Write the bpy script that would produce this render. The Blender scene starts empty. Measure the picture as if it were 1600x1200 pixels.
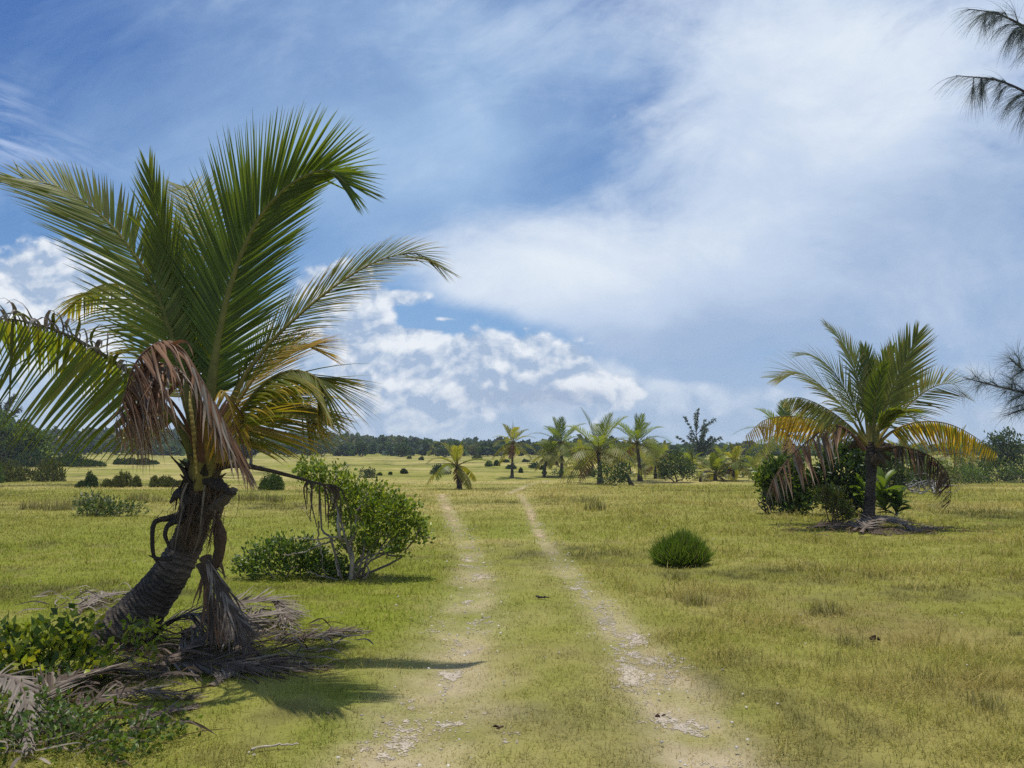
import bpy, math, random
import numpy as np
from mathutils import Vector

scene = bpy.context.scene
col = scene.collection
R = math.radians

# ---------------------------------------------------------------- camera
EYE = 1.6
FPX, HORIZON = 1200.0, 703.0            # focal length and true horizon, in pixels of the 1600 x 1200 photograph
PITCH = math.atan((HORIZON - 600) / FPX)
cam_data = bpy.data.cameras.new("camera")
cam_data.sensor_width = 36.0
cam_data.lens = 36.0 * FPX / 1600.0
cam_data.clip_start = 0.05
cam_data.clip_end = 6000.0
camera = bpy.data.objects.new("camera", cam_data)
col.objects.link(camera)
camera.location = (0, 0, EYE)
camera.rotation_euler = (R(90) + PITCH, 0, 0)
scene.camera = camera

# ---------------------------------------------------------------- render settings
scene.view_settings.view_transform = 'Standard'
scene.view_settings.look = 'None'
scene.view_settings.exposure = 0.0
scene.view_settings.gamma = 1.0
scene.render.engine = 'CYCLES'
cy = scene.cycles
cy.max_bounces = 6
cy.diffuse_bounces = 3
cy.glossy_bounces = 2
cy.transmission_bounces = 4
cy.transparent_max_bounces = 8
cy.use_denoising = False

# ---------------------------------------------------------------- sun
SUN_EL, SUN_AZ = 84.0, -50.0             # degrees; azimuth measured from straight ahead towards the right
sun_data = bpy.data.lights.new("sun", 'SUN')
sun_data.energy = 4.2
sun_data.angle = R(0.6)
sun_data.color = (1.0, 0.955, 0.88)
sun = bpy.data.objects.new("sun", sun_data)
col.objects.link(sun)
sdir = Vector((math.sin(R(SUN_AZ)) * math.cos(R(SUN_EL)), math.cos(R(SUN_AZ)) * math.cos(R(SUN_EL)), math.sin(R(SUN_EL))))
sun.rotation_euler = sdir.to_track_quat('Z', 'Y').to_euler()
sun.location = sdir * 60

# ---------------------------------------------------------------- little node language
class N:
    """A float socket with arithmetic."""
    nt = None
    def __init__(self, s): self.s = s
    @staticmethod
    def m(op, *a, clamp=False):
        n = N.nt.nodes.new('ShaderNodeMath'); n.operation = op; n.use_clamp = clamp
        for i, v in enumerate(a):
            if isinstance(v, N): N.nt.links.new(v.s, n.inputs[i])
            else: n.inputs[i].default_value = v
        return N(n.outputs[0])
    def __add__(s, o): return N.m('ADD', s, o)
    __radd__ = __add__
    def __sub__(s, o): return N.m('SUBTRACT', s, o)
    def __rsub__(s, o): return N.m('SUBTRACT', o, s)
    def __mul__(s, o): return N.m('MULTIPLY', s, o)
    __rmul__ = __mul__
    def __truediv__(s, o): return N.m('DIVIDE', s, o)
    def mx(s, o): return N.m('MAXIMUM', s, o)
    def mn(s, o): return N.m('MINIMUM', s, o)
    def abs(s): return N.m('ABSOLUTE', s)
    def clamp(s): return N.m('ADD', s, 0.0, clamp=True)
def ramp(x, a, b, smooth=True):
    n = N.nt.nodes.new('ShaderNodeMapRange')
    n.interpolation_type = 'SMOOTHSTEP' if smooth else 'LINEAR'; n.clamp = True
    N.nt.links.new(x.s, n.inputs['Value'])
    n.inputs['From Min'].default_value = a; n.inputs['From Max'].default_value = b
    return N(n.outputs['Result'])
def vec(x, y, z=0.0):
    n = N.nt.nodes.new('ShaderNodeCombineXYZ')
    for i, v in enumerate((x, y, z)):
        if isinstance(v, N): N.nt.links.new(v.s, n.inputs[i])
        else: n.inputs[i].default_value = v
    return n.outputs[0]
def noise(v, scale=1.0, detail=4.0, rough=0.55, dist=0.0, lac=2.0):
    n = N.nt.nodes.new('ShaderNodeTexNoise'); n.noise_dimensions = '3D'
    N.nt.links.new(v, n.inputs['Vector'])
    n.inputs['Scale'].default_value = scale; n.inputs['Detail'].default_value = detail
    n.inputs['Roughness'].default_value = rough; n.inputs['Distortion'].default_value = dist
    n.inputs['Lacunarity'].default_value = lac
    return N(n.outputs[0])
def voro(v, scale=1.0, detail=2.0, rough=0.5):
    n = N.nt.nodes.new('ShaderNodeTexVoronoi'); n.voronoi_dimensions = '2D'; n.feature = 'F1'
    n.normalize = True
    N.nt.links.new(v, n.inputs['Vector'])
    n.inputs['Scale'].default_value = scale; n.inputs['Detail'].default_value = detail
    n.inputs['Roughness'].default_value = rough
    return N(n.outputs['Distance'])
def mixc(f, a, b):
    n = N.nt.nodes.new('ShaderNodeMix'); n.data_type = 'RGBA'
    if isinstance(f, N): N.nt.links.new(f.s, n.inputs[0])
    else: n.inputs[0].default_value = f
    for i, v in ((6, a), (7, b)):
        if isinstance(v, tuple): n.inputs[i].default_value = (*v, 1.0)
        else: N.nt.links.new(v, n.inputs[i])
    return n.outputs[2]
def lin(r, g, b, k=1.0):
    f = lambda c: ((c / 255 + .055) / 1.055) ** 2.4 if c / 255 > .04045 else c / 255 / 12.92
    return (f(r) * k, f(g) * k, f(b) * k)

# ---------------------------------------------------------------- pixel -> world (layout only)
def ray(px, py):
    x, y = (px - 800) / FPX, (600 - py) / FPX
    return np.array([x, math.cos(PITCH) - y * math.sin(PITCH), math.sin(PITCH) + y * math.cos(PITCH)])
def sky_uv(px, py):
    d = ray(px, py); return d[0] / d[1], d[2] / d[1]

# ---------------------------------------------------------------- sky with its clouds, laid out by direction
SKY = 0.1
def build_world():
    w = bpy.data.worlds.new("World"); scene.world = w; w.use_nodes = True
    nt = w.node_tree; nt.nodes.clear(); N.nt = nt
    out = nt.nodes.new('ShaderNodeOutputWorld'); bg = nt.nodes.new('ShaderNodeBackground')
    nt.links.new(bg.outputs[0], out.inputs[0]); bg.inputs[1].default_value = SKY
    sk = nt.nodes.new('ShaderNodeTexSky'); sk.sky_type = 'NISHITA'; sk.sun_disc = False
    sk.sun_elevation = R(SUN_EL); sk.sun_rotation = R(SUN_AZ)
    sk.air_density = 1.0; sk.dust_density = 0.6; sk.ozone_density = 2.5; sk.altitude = 0
    tc = nt.nodes.new('ShaderNodeTexCoord'); sp = nt.nodes.new('ShaderNodeSeparateXYZ')
    nt.links.new(tc.outputs['Generated'], sp.inputs[0])
    x, y, z = (N(o) for o in sp.outputs)
    q = y.abs().mx(0.22)
    u, v = x / q, z / q
    P = vec(u, v, 0.0)
    def blob(px, py, sx, sy, rot=0.0):
        """soft ellipse about a direction; sizes in photograph pixels"""
        cu, cv = sky_uv(px, py); c, s = math.cos(R(rot)), math.sin(R(rot))
        du, dv = u - cu, v - cv
        a = (du * c + dv * s) * (FPX / sx); b = (dv * c - du * s) * (FPX / sy)
        return N.m('POWER', 2.718, (a * a + b * b) * -1.0)
    K = 1.0 / SKY
    C = lambda r, g, b: lin(r, g, b, K)
    # clear air: Nishita, pulled towards the blue of the place
    blue = mixc(ramp(v, 0.0, 0.62), C(112, 168, 224), C(56, 108, 184))
    base = mixc(0.68, sk.outputs[0], blue)
    # thin high veil -------------------------------------------------
    wv = noise(P, 1.7, 3, .5)                                 # warp
    wx, wy = (wv - .5) * .5, (noise(vec(u, v, 5.5), 2.3, 3, .5) - .5) * .45
    Pw = vec(u + wx, v * 1.25 - u * .35 + wy, 3.1)
    n1 = noise(Pw, 2.6, 7, .58)
    n2 = noise(vec(u * 1.0 + v * .6 + wx * .5, v * 3.0 - u * 1.3 + wy, 7.7), 2.6, 8, .62, .5)   # streaks rising to one side
    n3 = noise(vec(u * 1.5 + wy, v * 1.9 + wx, 13.7), 5.5, 7, .62, .3)                          # small broken texture
    thin = (blob(470, 150, 250, 200) * .34 + blob(330, 250, 260, 120) * .40 + blob(640, 300, 200, 120) * .50 + blob(600, 430, 120, 70) * .22
            + blob(760, 40, 420, 90, -8) * .70 + blob(740, 180, 130, 110) * .55 + blob(1000, 250, 240, 90) * .35 + ramp(v, .30, .02) * .32)
    thin = thin + (n1 - .5) * .95 + (n2 - .5) * .8 + (n3 - .5) * .25
    base = mixc(ramp(thin, .06, 1.15, False), base, C(172, 202, 235))
    # ripples of thin cloud at the left edge
    rip = noise(vec(u * 1.0 + v * .8, v * 4.0 + u * 1.2, 1.3), 14.0, 5, .6, .8)
    rp = (blob(0, 190, 60, 75) + blob(70, 236, 120, 34, -10) * .9) * ramp(rip, .34, .74)
    base = mixc((rp * .5).clamp(), base, C(190, 208, 240))
    # great white veil on the sun side -------------------------------
    edge = noise(vec(u * 1.1 + v * .5 + wx * .6, v * 2.0 - u * .9 + wy * .5, 21.0), 3.2, 8, .64, .5)
    wide = (ramp(u, -.25, .55) * .74 + blob(1120, 360, 330, 170, 30) * .36 + blob(1250, 120, 280, 300, -25) * .36 + blob(700, 30, 330, 60) * .22
            + blob(780, 420, 150, 62, -8) * .80 + blob(960, 440, 230, 70, -8) * .52 + blob(900, 495, 170, 40, -10) * .42 + blob(840, 350, 110, 26, -15) * .25
            - blob(960, 160, 150, 90, 25) * .48 - blob(845, 285, 130, 40, 14) * .52 - blob(690, 522, 180, 50) * .85)
    wide = wide + (n2 - .5) * 1.05 + (edge - .5) * 1.0 + (n3 - .5) * .55
    # its own brighter streaks and grey-blue depth
    s1 = noise(vec(u * 1.3 - v * .9 + wx * .5, v * 2.6 + u * .5 + wy, 11.0), 2.1, 7, .6, .4)
    lum = (blob(1280, 80, 260, 260, -30) * .65 + blob(1100, 400, 420, 100, 12) * .45 + blob(800, 420, 200, 70) * .55 + blob(1430, 170, 130, 130) * .3
           - blob(1500, 320, 260, 130, 20) * .8 - blob(1280, 560, 480, 110) * .85 - blob(1380, 330, 160, 90) * .3 - .10) + (s1 - .5) * 1.7 + (edge - .5) * .8 + (n3 - .5) * .7
    wc = mixc(ramp(lum, -.95, .1), C(163, 186, 218), C(195, 212, 236))
    wc = mixc(ramp(lum, -.05, 1.0), wc, C(230, 239, 249))
    sky = mixc(ramp(wide, .02, .98), base, wc)
    # pale air along the horizon
    sky = mixc(ramp(v, .15, .0) * .85, sky, C(168, 191, 219))
    # heaped clouds --------------------------------------------------
    def heap(sky, env, seed, sc, thr, hi, lo, soft, puff=1.0, ox=.012, oy=.016, k=9.0, alpha=1.0, asp=1.25):
        def dens(du, dv):
            uu, vv = u + du, v + dv
            w1 = noise(vec(uu, vv * asp, seed + 2.0), sc * .8, 3, .5)
            pp = vec(uu + (w1 - .5) * .12, vv * asp + (w1 - .5) * .10, seed)
            f = noise(pp, sc, 7, .58)
            g = voro(vec(uu + (f - .5) * .05 + seed, vv * asp + (f - .5) * .05), sc * 1.7, 2.0, .55)
            return f * .9 + (1.0 - g) * .45 * puff - .22 * puff
        d0 = dens(0, 0); d1 = dens(ox, oy)
        a = ramp(d0 + env, thr, thr + soft) * alpha
        lit = (d0 - d1) * k + .5 + (env + d0 - thr) * -.35
        c = mixc(lit.clamp(), lo, hi)
        return mixc(a.clamp(), sky, c)
    # far bank, soft and blue-grey
    e1 = ((ramp(v, .17, .01) * .38 + blob(1500, 570, 90, 45) * .24 + blob(1440, 560, 50, 45) * .2 + blob(60, 470, 190, 110) * .36
          + blob(520, 560, 170, 150) * .34 + blob(800, 600, 300, 80) * .38 + blob(1180, 640, 160, 50) * .16)
          - blob(1280, 540, 330, 70) * .40 - blob(1050, 545, 60, 40) * .3 - blob(690, 500, 130, 30) * .38)
    sky = heap(sky, e1, 4.3, 4.6, .68, C(222, 232, 244), C(170, 192, 219), .20, .9, k=8.0, alpha=.68)
    # nearer heaps, whiter and crisper
    e2 = (blob(45, 440, 130, 62) * .50 + blob(140, 420, 70, 48) * .34 + blob(560, 510, 75, 80) * .46 + blob(505, 440, 55, 34) * .40 + blob(770, 565, 130, 52) * .50
          + blob(690, 600, 120, 50) * .38 + blob(880, 590, 100, 50) * .42 + blob(600, 645, 190, 55) * .44 + blob(955, 607, 60, 22) * .42 + blob(1075, 645, 110, 26) * .30
          + blob(1485, 545, 40, 40) * .22 + blob(1560, 585, 60, 20) * .24 + blob(640, 462, 90, 14) * .26 + blob(640, 520, 46, 9) * .36 + blob(700, 498, 25, 5) * .28 + blob(200, 560, 300, 100) * .35)
    sky = heap(sky, e2, 9.1, 9.5, .77, C(242, 246, 251), C(166, 187, 215), .15, 1.05, ox=.006, oy=.012, k=7.0, alpha=.9)
    sky = mixc(blob(850, 622, 120, 16) * .5, sky, C(158, 173, 201))
    sky = mixc(ramp(v, .09, .0) * .6, sky, C(172, 195, 221))
    nt.links.new(sky, bg.inputs[0])
    w.cycles.sampling_method = 'MANUAL'; w.cycles.sample_map_resolution = 512
build_world()
# ---------------------------------------------------------------- numpy helpers
rng = np.random.default_rng(7)
def hash2(ix, iy, seed):
    h = (ix.astype(np.int64) * 374761393 + iy.astype(np.int64) * 668265263 + seed * 1442695041) & 0xffffffff
    h = ((h ^ (h >> 13)) * 1274126177) & 0xffffffff
    return ((h ^ (h >> 16)) & 0xffff) / 65535.0
def vnoise(x, y, seed=0):
    ix, iy = np.floor(x), np.floor(y); fx, fy = x - ix, y - iy
    fx = fx * fx * (3 - 2 * fx); fy = fy * fy * (3 - 2 * fy)
    a, b = hash2(ix, iy, seed), hash2(ix + 1, iy, seed); c, d = hash2(ix, iy + 1, seed), hash2(ix + 1, iy + 1, seed)
    return (a * (1 - fx) + b * fx) * (1 - fy) + (c * (1 - fx) + d * fx) * fy
def fbm(x, y, octv=4, seed=0, rough=.5):
    x = np.asarray(x, float); y = np.asarray(y, float)
    s = 0; a = 1; t = 0
    for o in range(octv):
        s = s + a * vnoise(x * 2 ** o + 17.3 * o, y * 2 ** o + 9.1 * o, seed + o); t += a; a *= rough
    return s / t

_TD = np.array([0, 22, 30, 40, 52, 70, 95, 125, 160, 210, 300, 420, 600, 3000.])
_TZ = np.array([0, 0, -.17, -.47, -.74, -.85, -.62, -.30, -.08, .05, .3, .3, 0, -4.])
def terrain(x, y):
    x = np.asarray(x, float); y = np.asarray(y, float)
    d = np.maximum(y, 0) * .8 + np.sqrt(x * x + y * y) * .2
    z = np.interp(d, _TD, _TZ)
    k = np.clip((d - 12) / 30, 0, 1)
    z = z + k * (fbm(x / 26 + 3, y / 34, 3, 5) - .5) * .55
    z = z + np.clip((d - 26) / 25, 0, 1) * (fbm(x / 13 + 7, y / 8, 3, 15) - .5) * .55
    z = z + (fbm(x / 1.7, y / 1.7, 3, 21) - .5) * .07
    far = np.clip((d - 190) / 160, 0, 1)                           # low wooded ridge, higher on one side
    z = z + far * far * (1.4 + 6.0 * np.clip((-x) / 130, 0, 1) - 1.4 * np.clip((x - 20) / 120, 0, 1)) * np.interp(d, [190, 330, 480, 900, 3000], [0, 1, 1, .6, 0])
    return z
def P(px, py, D):
    r = ray(px, py); t = D / r[1]
    return np.array([r[0] * t, D, EYE + r[2] * t])
def G(px, py):
    """ground point seen at a pixel"""
    r = ray(px, py); t0 = 1.0
    ts = np.concatenate([np.linspace(1.5, 60, 1800), np.linspace(60, 700, 2600)])
    h = EYE + r[2] * ts - terrain(r[0] * ts, r[1] * ts)
    i = np.argmax(h < 0) if (h < 0).any() else len(ts) - 1
    return np.array([r[0] * ts[i], r[1] * ts[i], terrain(r[0] * ts[i], r[1] * ts[i])])
def ground(x, y): return np.array([x, y, float(terrain(x, y))])
def unit(v): 
    v = np.asarray(v, float); return v / np.maximum(np.linalg.norm(v, axis=-1, keepdims=True), 1e-9)
def spline(pts, n):
    """Catmull-Rom resampled evenly by length"""
    p = np.asarray(pts, float); q = np.vstack([2 * p[0] - p[1], p, 2 * p[-1] - p[-2]])
    o = []
    for i in range(len(p) - 1):
        t = np.linspace(0, 1, 24, endpoint=False)[:, None]; a, b, c, d = q[i:i + 4]
        o.append(.5 * ((2 * b) + (c - a) * t + (2 * a - 5 * b + 4 * c - d) * t ** 2 + (3 * b - a - 3 * c + d) * t ** 3))
    o = np.vstack(o + [p[-1:]])
    s = np.concatenate([[0], np.cumsum(np.linalg.norm(np.diff(o, axis=0), axis=1))])
    u = np.linspace(0, s[-1], n)
    return np.stack([np.interp(u, s, o[:, k]) for k in range(p.shape[1])], 1)

class MB:
    """collects geometry (with a colour per vertex) and links it as ONE mesh object"""
    def __init__(self): self.v = []; self.c = []; self.f = []; self.n = 0
    def add(self, v, faces, c, mat=0):
        v = np.asarray(v, float).reshape(-1, 3); k = len(v)
        c = np.broadcast_to(np.asarray(c, float), (k, 3))
        self.v.append(v); self.c.append(c)
        self.f.append((np.asarray(faces, np.int64) + self.n, mat)); self.n += k
    def strips(self, L, Rr, c, mat=0):
        """many ribbons at once: L, Rr are (m, k, 3) edges, c (m, k, 3)"""
        m, k = L.shape[:2]
        v = np.stack([L, Rr], 2).reshape(-1, 3); cc = np.repeat(c[:, :, None, :], 2, 2).reshape(-1, 3)
        b = (np.arange(m) * k * 2)[:, None] + (np.arange(k - 1) * 2)[None]
        b = b.reshape(-1, 1)
        self.add(v, np.hstack([b, b + 1, b + 3, b + 2]), cc, mat)
    def folded(self, L, M, Rr, c, mat=0):
        """ribbons with a middle crease"""
        m, k = L.shape[:2]
        v = np.stack([L, M, Rr], 2).reshape(-1, 3); cc = np.repeat(c[:, :, None, :], 3, 2).reshape(-1, 3)
        b = ((np.arange(m) * k * 3)[:, None] + (np.arange(k - 1) * 3)[None]).reshape(-1, 1)
        self.add(v, np.vstack([np.hstack([b, b + 1, b + 4, b + 3]), np.hstack([b + 1, b + 2, b + 5, b + 4])]), cc, mat)
    def tube(self, pts, rad, c, seg=8, mat=0, cap=True, wob=0.0, flat=1.0, up=None):
        p = np.asarray(pts, float); n = len(p); rad = np.broadcast_to(np.asarray(rad, float), (n,))
        t = unit(np.gradient(p, axis=0))
        a = np.array([0, 0, 1.]) if up is None else np.asarray(up, float)
        if abs(t[0] @ unit(a)) > .95: a = np.array([1., 0, 0])
        rings = []
        for i in range(n):
            a = unit(a - t[i] * (a @ t[i])); b = np.cross(t[i], a)
            th = np.linspace(0, 2 * math.pi, seg, endpoint=False)
            r = rad[i] * (1 + wob * (np.sin(th * 3 + i * 1.7) * .5 + np.sin(th * 2 + i * .9) * .5))
            rings.append(p[i] + (np.cos(th) * r * flat)[:, None] * a + (np.sin(th) * r)[:, None] * b)
        v = np.vstack(rings)
        i, j = np.meshgrid(np.arange(n - 1), np.arange(seg), indexing='ij'); i = i.ravel(); j = j.ravel(); k = (j + 1) % seg
        f = np.stack([i * seg + j, i * seg + k, (i + 1) * seg + k, (i + 1) * seg + j], 1)
        c = np.asarray(c, float)
        cc = np.repeat(c, seg, 0) if c.ndim == 2 else c
        base = self.n
        self.add(v, f, cc, mat)
        if cap and rad[-1] > .004:
            self.f.append((np.array([[base + (n - 1) * seg + q for q in (0, q1, q1 + 1)] for q1 in range(1, seg - 1)]), mat))
    def build(self, name, mats, parent=None, origin=None, smooth=False):
        o3 = np.zeros(3) if origin is None else np.asarray(origin, float)
        if parent is not None:
            r = parent
            while r.parent: r = r.parent
            o3 = np.array(r.location)
        v = np.vstack(self.v) - o3; c = np.vstack(self.c)
        me = bpy.data.meshes.new(name)
        loops = []; starts = []; tot = []; mi = []; pos = 0
        for f, m in self.f:
            k = f.shape[1]; loops.append(f.ravel()); starts.append(pos + np.arange(len(f)) * k); tot.append(np.full(len(f), k)); mi.append(np.full(len(f), m)); pos += f.size
        loops = np.concatenate(loops).astype(np.int32); starts = np.concatenate(starts).astype(np.int32); mi = np.concatenate(mi).astype(np.int32)
        me.vertices.add(len(v)); me.vertices.foreach_set('co', v.astype(np.float32).ravel())
        me.loops.add(len(loops)); me.loops.foreach_set('vertex_index', loops)
        me.polygons.add(len(starts)); me.polygons.foreach_set('loop_start', starts)
        me.polygons.foreach_set('material_index', mi)
        if smooth: me.polygons.foreach_set('use_smooth', np.ones(len(starts), bool))
        at = me.color_attributes.new('tint', 'FLOAT_COLOR', 'POINT')
        at.data.foreach_set('color', np.hstack([c, np.ones((len(c), 1))]).astype(np.float32).ravel())
        me.update(calc_edges=True)
        for m in (mats if isinstance(mats, (list, tuple)) else [mats]): me.materials.append(m)
        o = bpy.data.objects.new(name, me); col.objects.link(o)
        if parent is not None: o.parent = parent
        else: o.location = o3
        return o

def tag(o, label, cat, group=None):
    o['label'] = label; o['category'] = cat
    if group: o['group'] = group
    return o
def thing(name, label, cat, loc, group=None):
    o = bpy.data.objects.new(name, None); col.objects.link(o); o.empty_display_size = .2
    o.location = [float(a) for a in loc]
    return tag(o, label, cat, group)
def setting(o, kind='structure'):
    o['kind'] = kind; return o
def copy_tree(o, parent=None):
    c = o.copy(); col.objects.link(c)
    if parent is not None: c.parent = parent
    for ch in o.children: copy_tree(ch, c)
    return c

# ---------------------------------------------------------------- materials
def new_mat(name):
    m = bpy.data.materials.new(name); m.use_nodes = True
    nt = m.node_tree; N.nt = nt
    b = nt.nodes['Principled BSDF']; out = nt.nodes['Material Output']
    return m, nt, b, out
def attr(nt):
    a = nt.nodes.new('ShaderNodeAttribute'); a.attribute_name = 'tint'; return a.outputs['Color']
def pos(nt):
    return nt.nodes.new('ShaderNodeTexCoord').outputs['Object']
def scalec(c, f):
    n = N.nt.nodes.new('ShaderNodeVectorMath'); n.operation = 'SCALE'
    N.nt.links.new(c, n.inputs[0])
    if isinstance(f, N): N.nt.links.new(f.s, n.inputs['Scale'])
    else: n.inputs['Scale'].default_value = f
    return n.outputs[0]
def leaf_mat(name, rough=.42, trans=.4, spec=.45, gain=(1.5, 1.55, .9), var=6.0):
    m, nt, b, out = new_mat(name)
    c = attr(nt)
    c = scalec(c, noise(pos(nt), var, 3) * .7 + .65)
    nt.links.new(c, b.inputs['Base Color']); b.inputs['Roughness'].default_value = rough
    b.inputs['Specular IOR Level'].default_value = spec
    t = nt.nodes.new('ShaderNodeBsdfTranslucent')
    mul = nt.nodes.new('ShaderNodeVectorMath'); mul.operation = 'MULTIPLY'; mul.inputs[1].default_value = gain
    nt.links.new(c, mul.inputs[0]); nt.links.new(mul.outputs[0], t.inputs['Color'])
    mx = nt.nodes.new('ShaderNodeMixShader'); mx.inputs[0].default_value = trans
    nt.links.new(b.outputs[0], mx.inputs[1]); nt.links.new(t.outputs[0], mx.inputs[2]); nt.links.new(mx.outputs[0], out.inputs[0])
    return m
def bark_mat(name, rough=.9, sc=(9, 9, 40), bump=.6, spots=None):
    m, nt, b, out = new_mat(name)
    p = nt.nodes.new('ShaderNodeMapping'); p.inputs['Scale'].default_value = sc
    nt.links.new(pos(nt), p.inputs[0])
    n = noise(p.outputs[0], 1.0, 6, .62, .4); g = noise(pos(nt), 3.0, 4)
    c = scalec(attr(nt), n * 1.1 + g * .7 + .1)
    if spots:
        c = mixc(ramp(noise(p.outputs[0], .55, 5, .6), .60, .72) * .6, c, spots)
    nt.links.new(c, b.inputs['Base Color']); b.inputs['Roughness'].default_value = rough; b.inputs['Specular IOR Level'].default_value = .12
    bp = nt.nodes.new('ShaderNodeBump'); bp.inputs['Strength'].default_value = bump; bp.inputs['Distance'].default_value = .02
    nt.links.new(n.s, bp.inputs['Height']); nt.links.new(bp.outputs[0], b.inputs['Normal'])
    return m
M = {
    'frond': leaf_mat('palm_leaf', .46, .50, .35, (1.9, 1.75, .7)),
    'dry': leaf_mat('dry_leaf', .75, .22, .25, (1.2, 1.0, .8), 11.0),
    'leaf': leaf_mat('broad_leaf', .42, .38, .4, (1.7, 1.65, .8)),
    'soft': leaf_mat('soft_leaf', .6, .35, .25),
    'needle': leaf_mat('needle_leaf', .6, .25, .25, (1.2, 1.3, 1.0)),
    'grass': leaf_mat('grass_blade', .7, .35, .06, (1.25, 1.25, .8), 2.0),
    'stalk': bark_mat('stalk', .7, (20, 20, 20), .15),
    'bark': bark_mat('bark', .92, (16, 16, 16), .7, (.16, .15, .13)),
    'palm_bark': bark_mat('palm_bark', .92, (10, 10, 55), .9, (.115, .10, .085)),
    'fibre': bark_mat('fibre', .95, (50, 50, 8), .8),
    'stone': bark_mat('stone', .9, (30, 30, 30), .4),
}
# ---------------------------------------------------------------- ground, wheel ruts, grass
RUT_A = [(560, 1330), (628, 1230), (655, 1160), (688, 1090), (706, 1030), (724, 970), (738, 910), (738, 870), (722, 840), (704, 805), (693, 782), (690, 772)]
RUT_B = [(1240, 1330), (1140, 1230), (1095, 1150), (1045, 1085), (1002, 1025), (958, 972), (925, 935), (900, 908), (868, 870), (846, 838), (829, 802), (820, 784), (812, 772)]
RUT_C = [(792, 772), (826, 758), (880, 748)]
ruts = []
for px_, w_ in ((RUT_A, .36), (RUT_B, .24), (RUT_C, .3)):
    g_ = np.array([G(*p)[:2] for p in px_]); ruts.append((spline(g_, 90), w_))
def rut_mask(x, y):
    m = np.zeros(np.shape(x))
    for line, w in ruts:
        best = np.full(np.shape(x), 1e9)
        for a, b in zip(line[:-1], line[1:]):
            sel = (np.abs(x - a[0]) < 3) & (np.abs(y - a[1]) < 3 + abs(b[1] - a[1]))
            if not sel.any(): continue
            px, py = x[sel] - a[0], y[sel] - a[1]; e = b - a
            t = np.clip((px * e[0] + py * e[1]) / (e @ e), 0, 1)
            best[sel] = np.minimum(best[sel], np.hypot(px - t * e[0], py - t * e[1]))
        m = np.maximum(m, np.exp(-(best / (w * np.interp(y, [3.5, 6, 9, 14, 30], [1.15, 1.0, .75, .45, .55]))) ** 2))
    return m
GREEN = np.array([.172, .200, .021]); OLIVE = np.array([.208, .206, .038]); STRAW = np.array([.385, .315, .115]); DARK = np.array([.072, .074, .016]); RUST = np.array([.19, .135, .06])
def ground_tint(x, y, rut=None):
    if rut is None: rut = rut_mask(x, y)
    d = np.maximum(y, .1)
    a = fbm(x / 1.6, y / 1.6, 4, 31); b = fbm(x / .35, y / .35, 3, 41); s = fbm(x / 14 + 5, y / 5.5, 4, 51); c = fbm(x / 4, y / 3, 3, 61)
    lush = np.clip(.5 - (x + .25 * 0) * .30 + (a - .5) * 1.6, 0, 1) * np.clip(1.4 - d / 14, 0, 1)
    L = lambda p, q, f: p + (q - p) * np.clip(f, 0, 1)[..., None]
    col_ = L(np.broadcast_to(OLIVE, x.shape + (3,)), GREEN, lush + (a - .5) * .8)
    col_ = L(col_, STRAW, (s - .48) * 2.2 + (b - .5) * 1.0 + np.clip((d - 22) / 60, 0, .30))
    e = fbm(x / 9 + 2, y / 2.6, 4, 66)  # far dark streaks: shading of the undulations put into the ground colour
    col_ = L(col_, DARK, (c - .525) * 3.0 + (b - .52) * 1.8 - np.clip((d - 14) / 30, 0, .2) + np.clip((e - .55) * 3.0, 0, .5) * np.clip((d - 12) / 20, 0, 1))
    k = np.exp(-((x - 3.4) / .9) ** 2 - ((y - 7.2) / .9) ** 2) + .8 * np.exp(-((x - 2.1) / .6) ** 2 - ((y - 8.6) / .6) ** 2) + .5 * np.exp(-((x - 3.0) / .7) ** 2 - ((y - 5.2) / .5) ** 2)
    col_ = L(col_, RUST, k * (.1 + .8 * b))
    mid = np.exp(-((x - .45) / .9) ** 2) * np.clip(1.3 - d / 14, 0, 1)
    col_ = L(col_, np.array([.30, .265, .10]), mid * .45 * (b + .3))
    wide = np.clip(rut * 1.5, 0, 1) * np.interp(d, [4, 7, 11, 16, 60], [1, .80, .42, .5, .7]) * np.clip(.25 + 1.5 * fbm(x / .7 + 4, y / .9, 3, 58), .3, 1.1)
    return L(col_, np.array([.42, .345, .21]), wide * (.05 + 1.3 * b))

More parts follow.
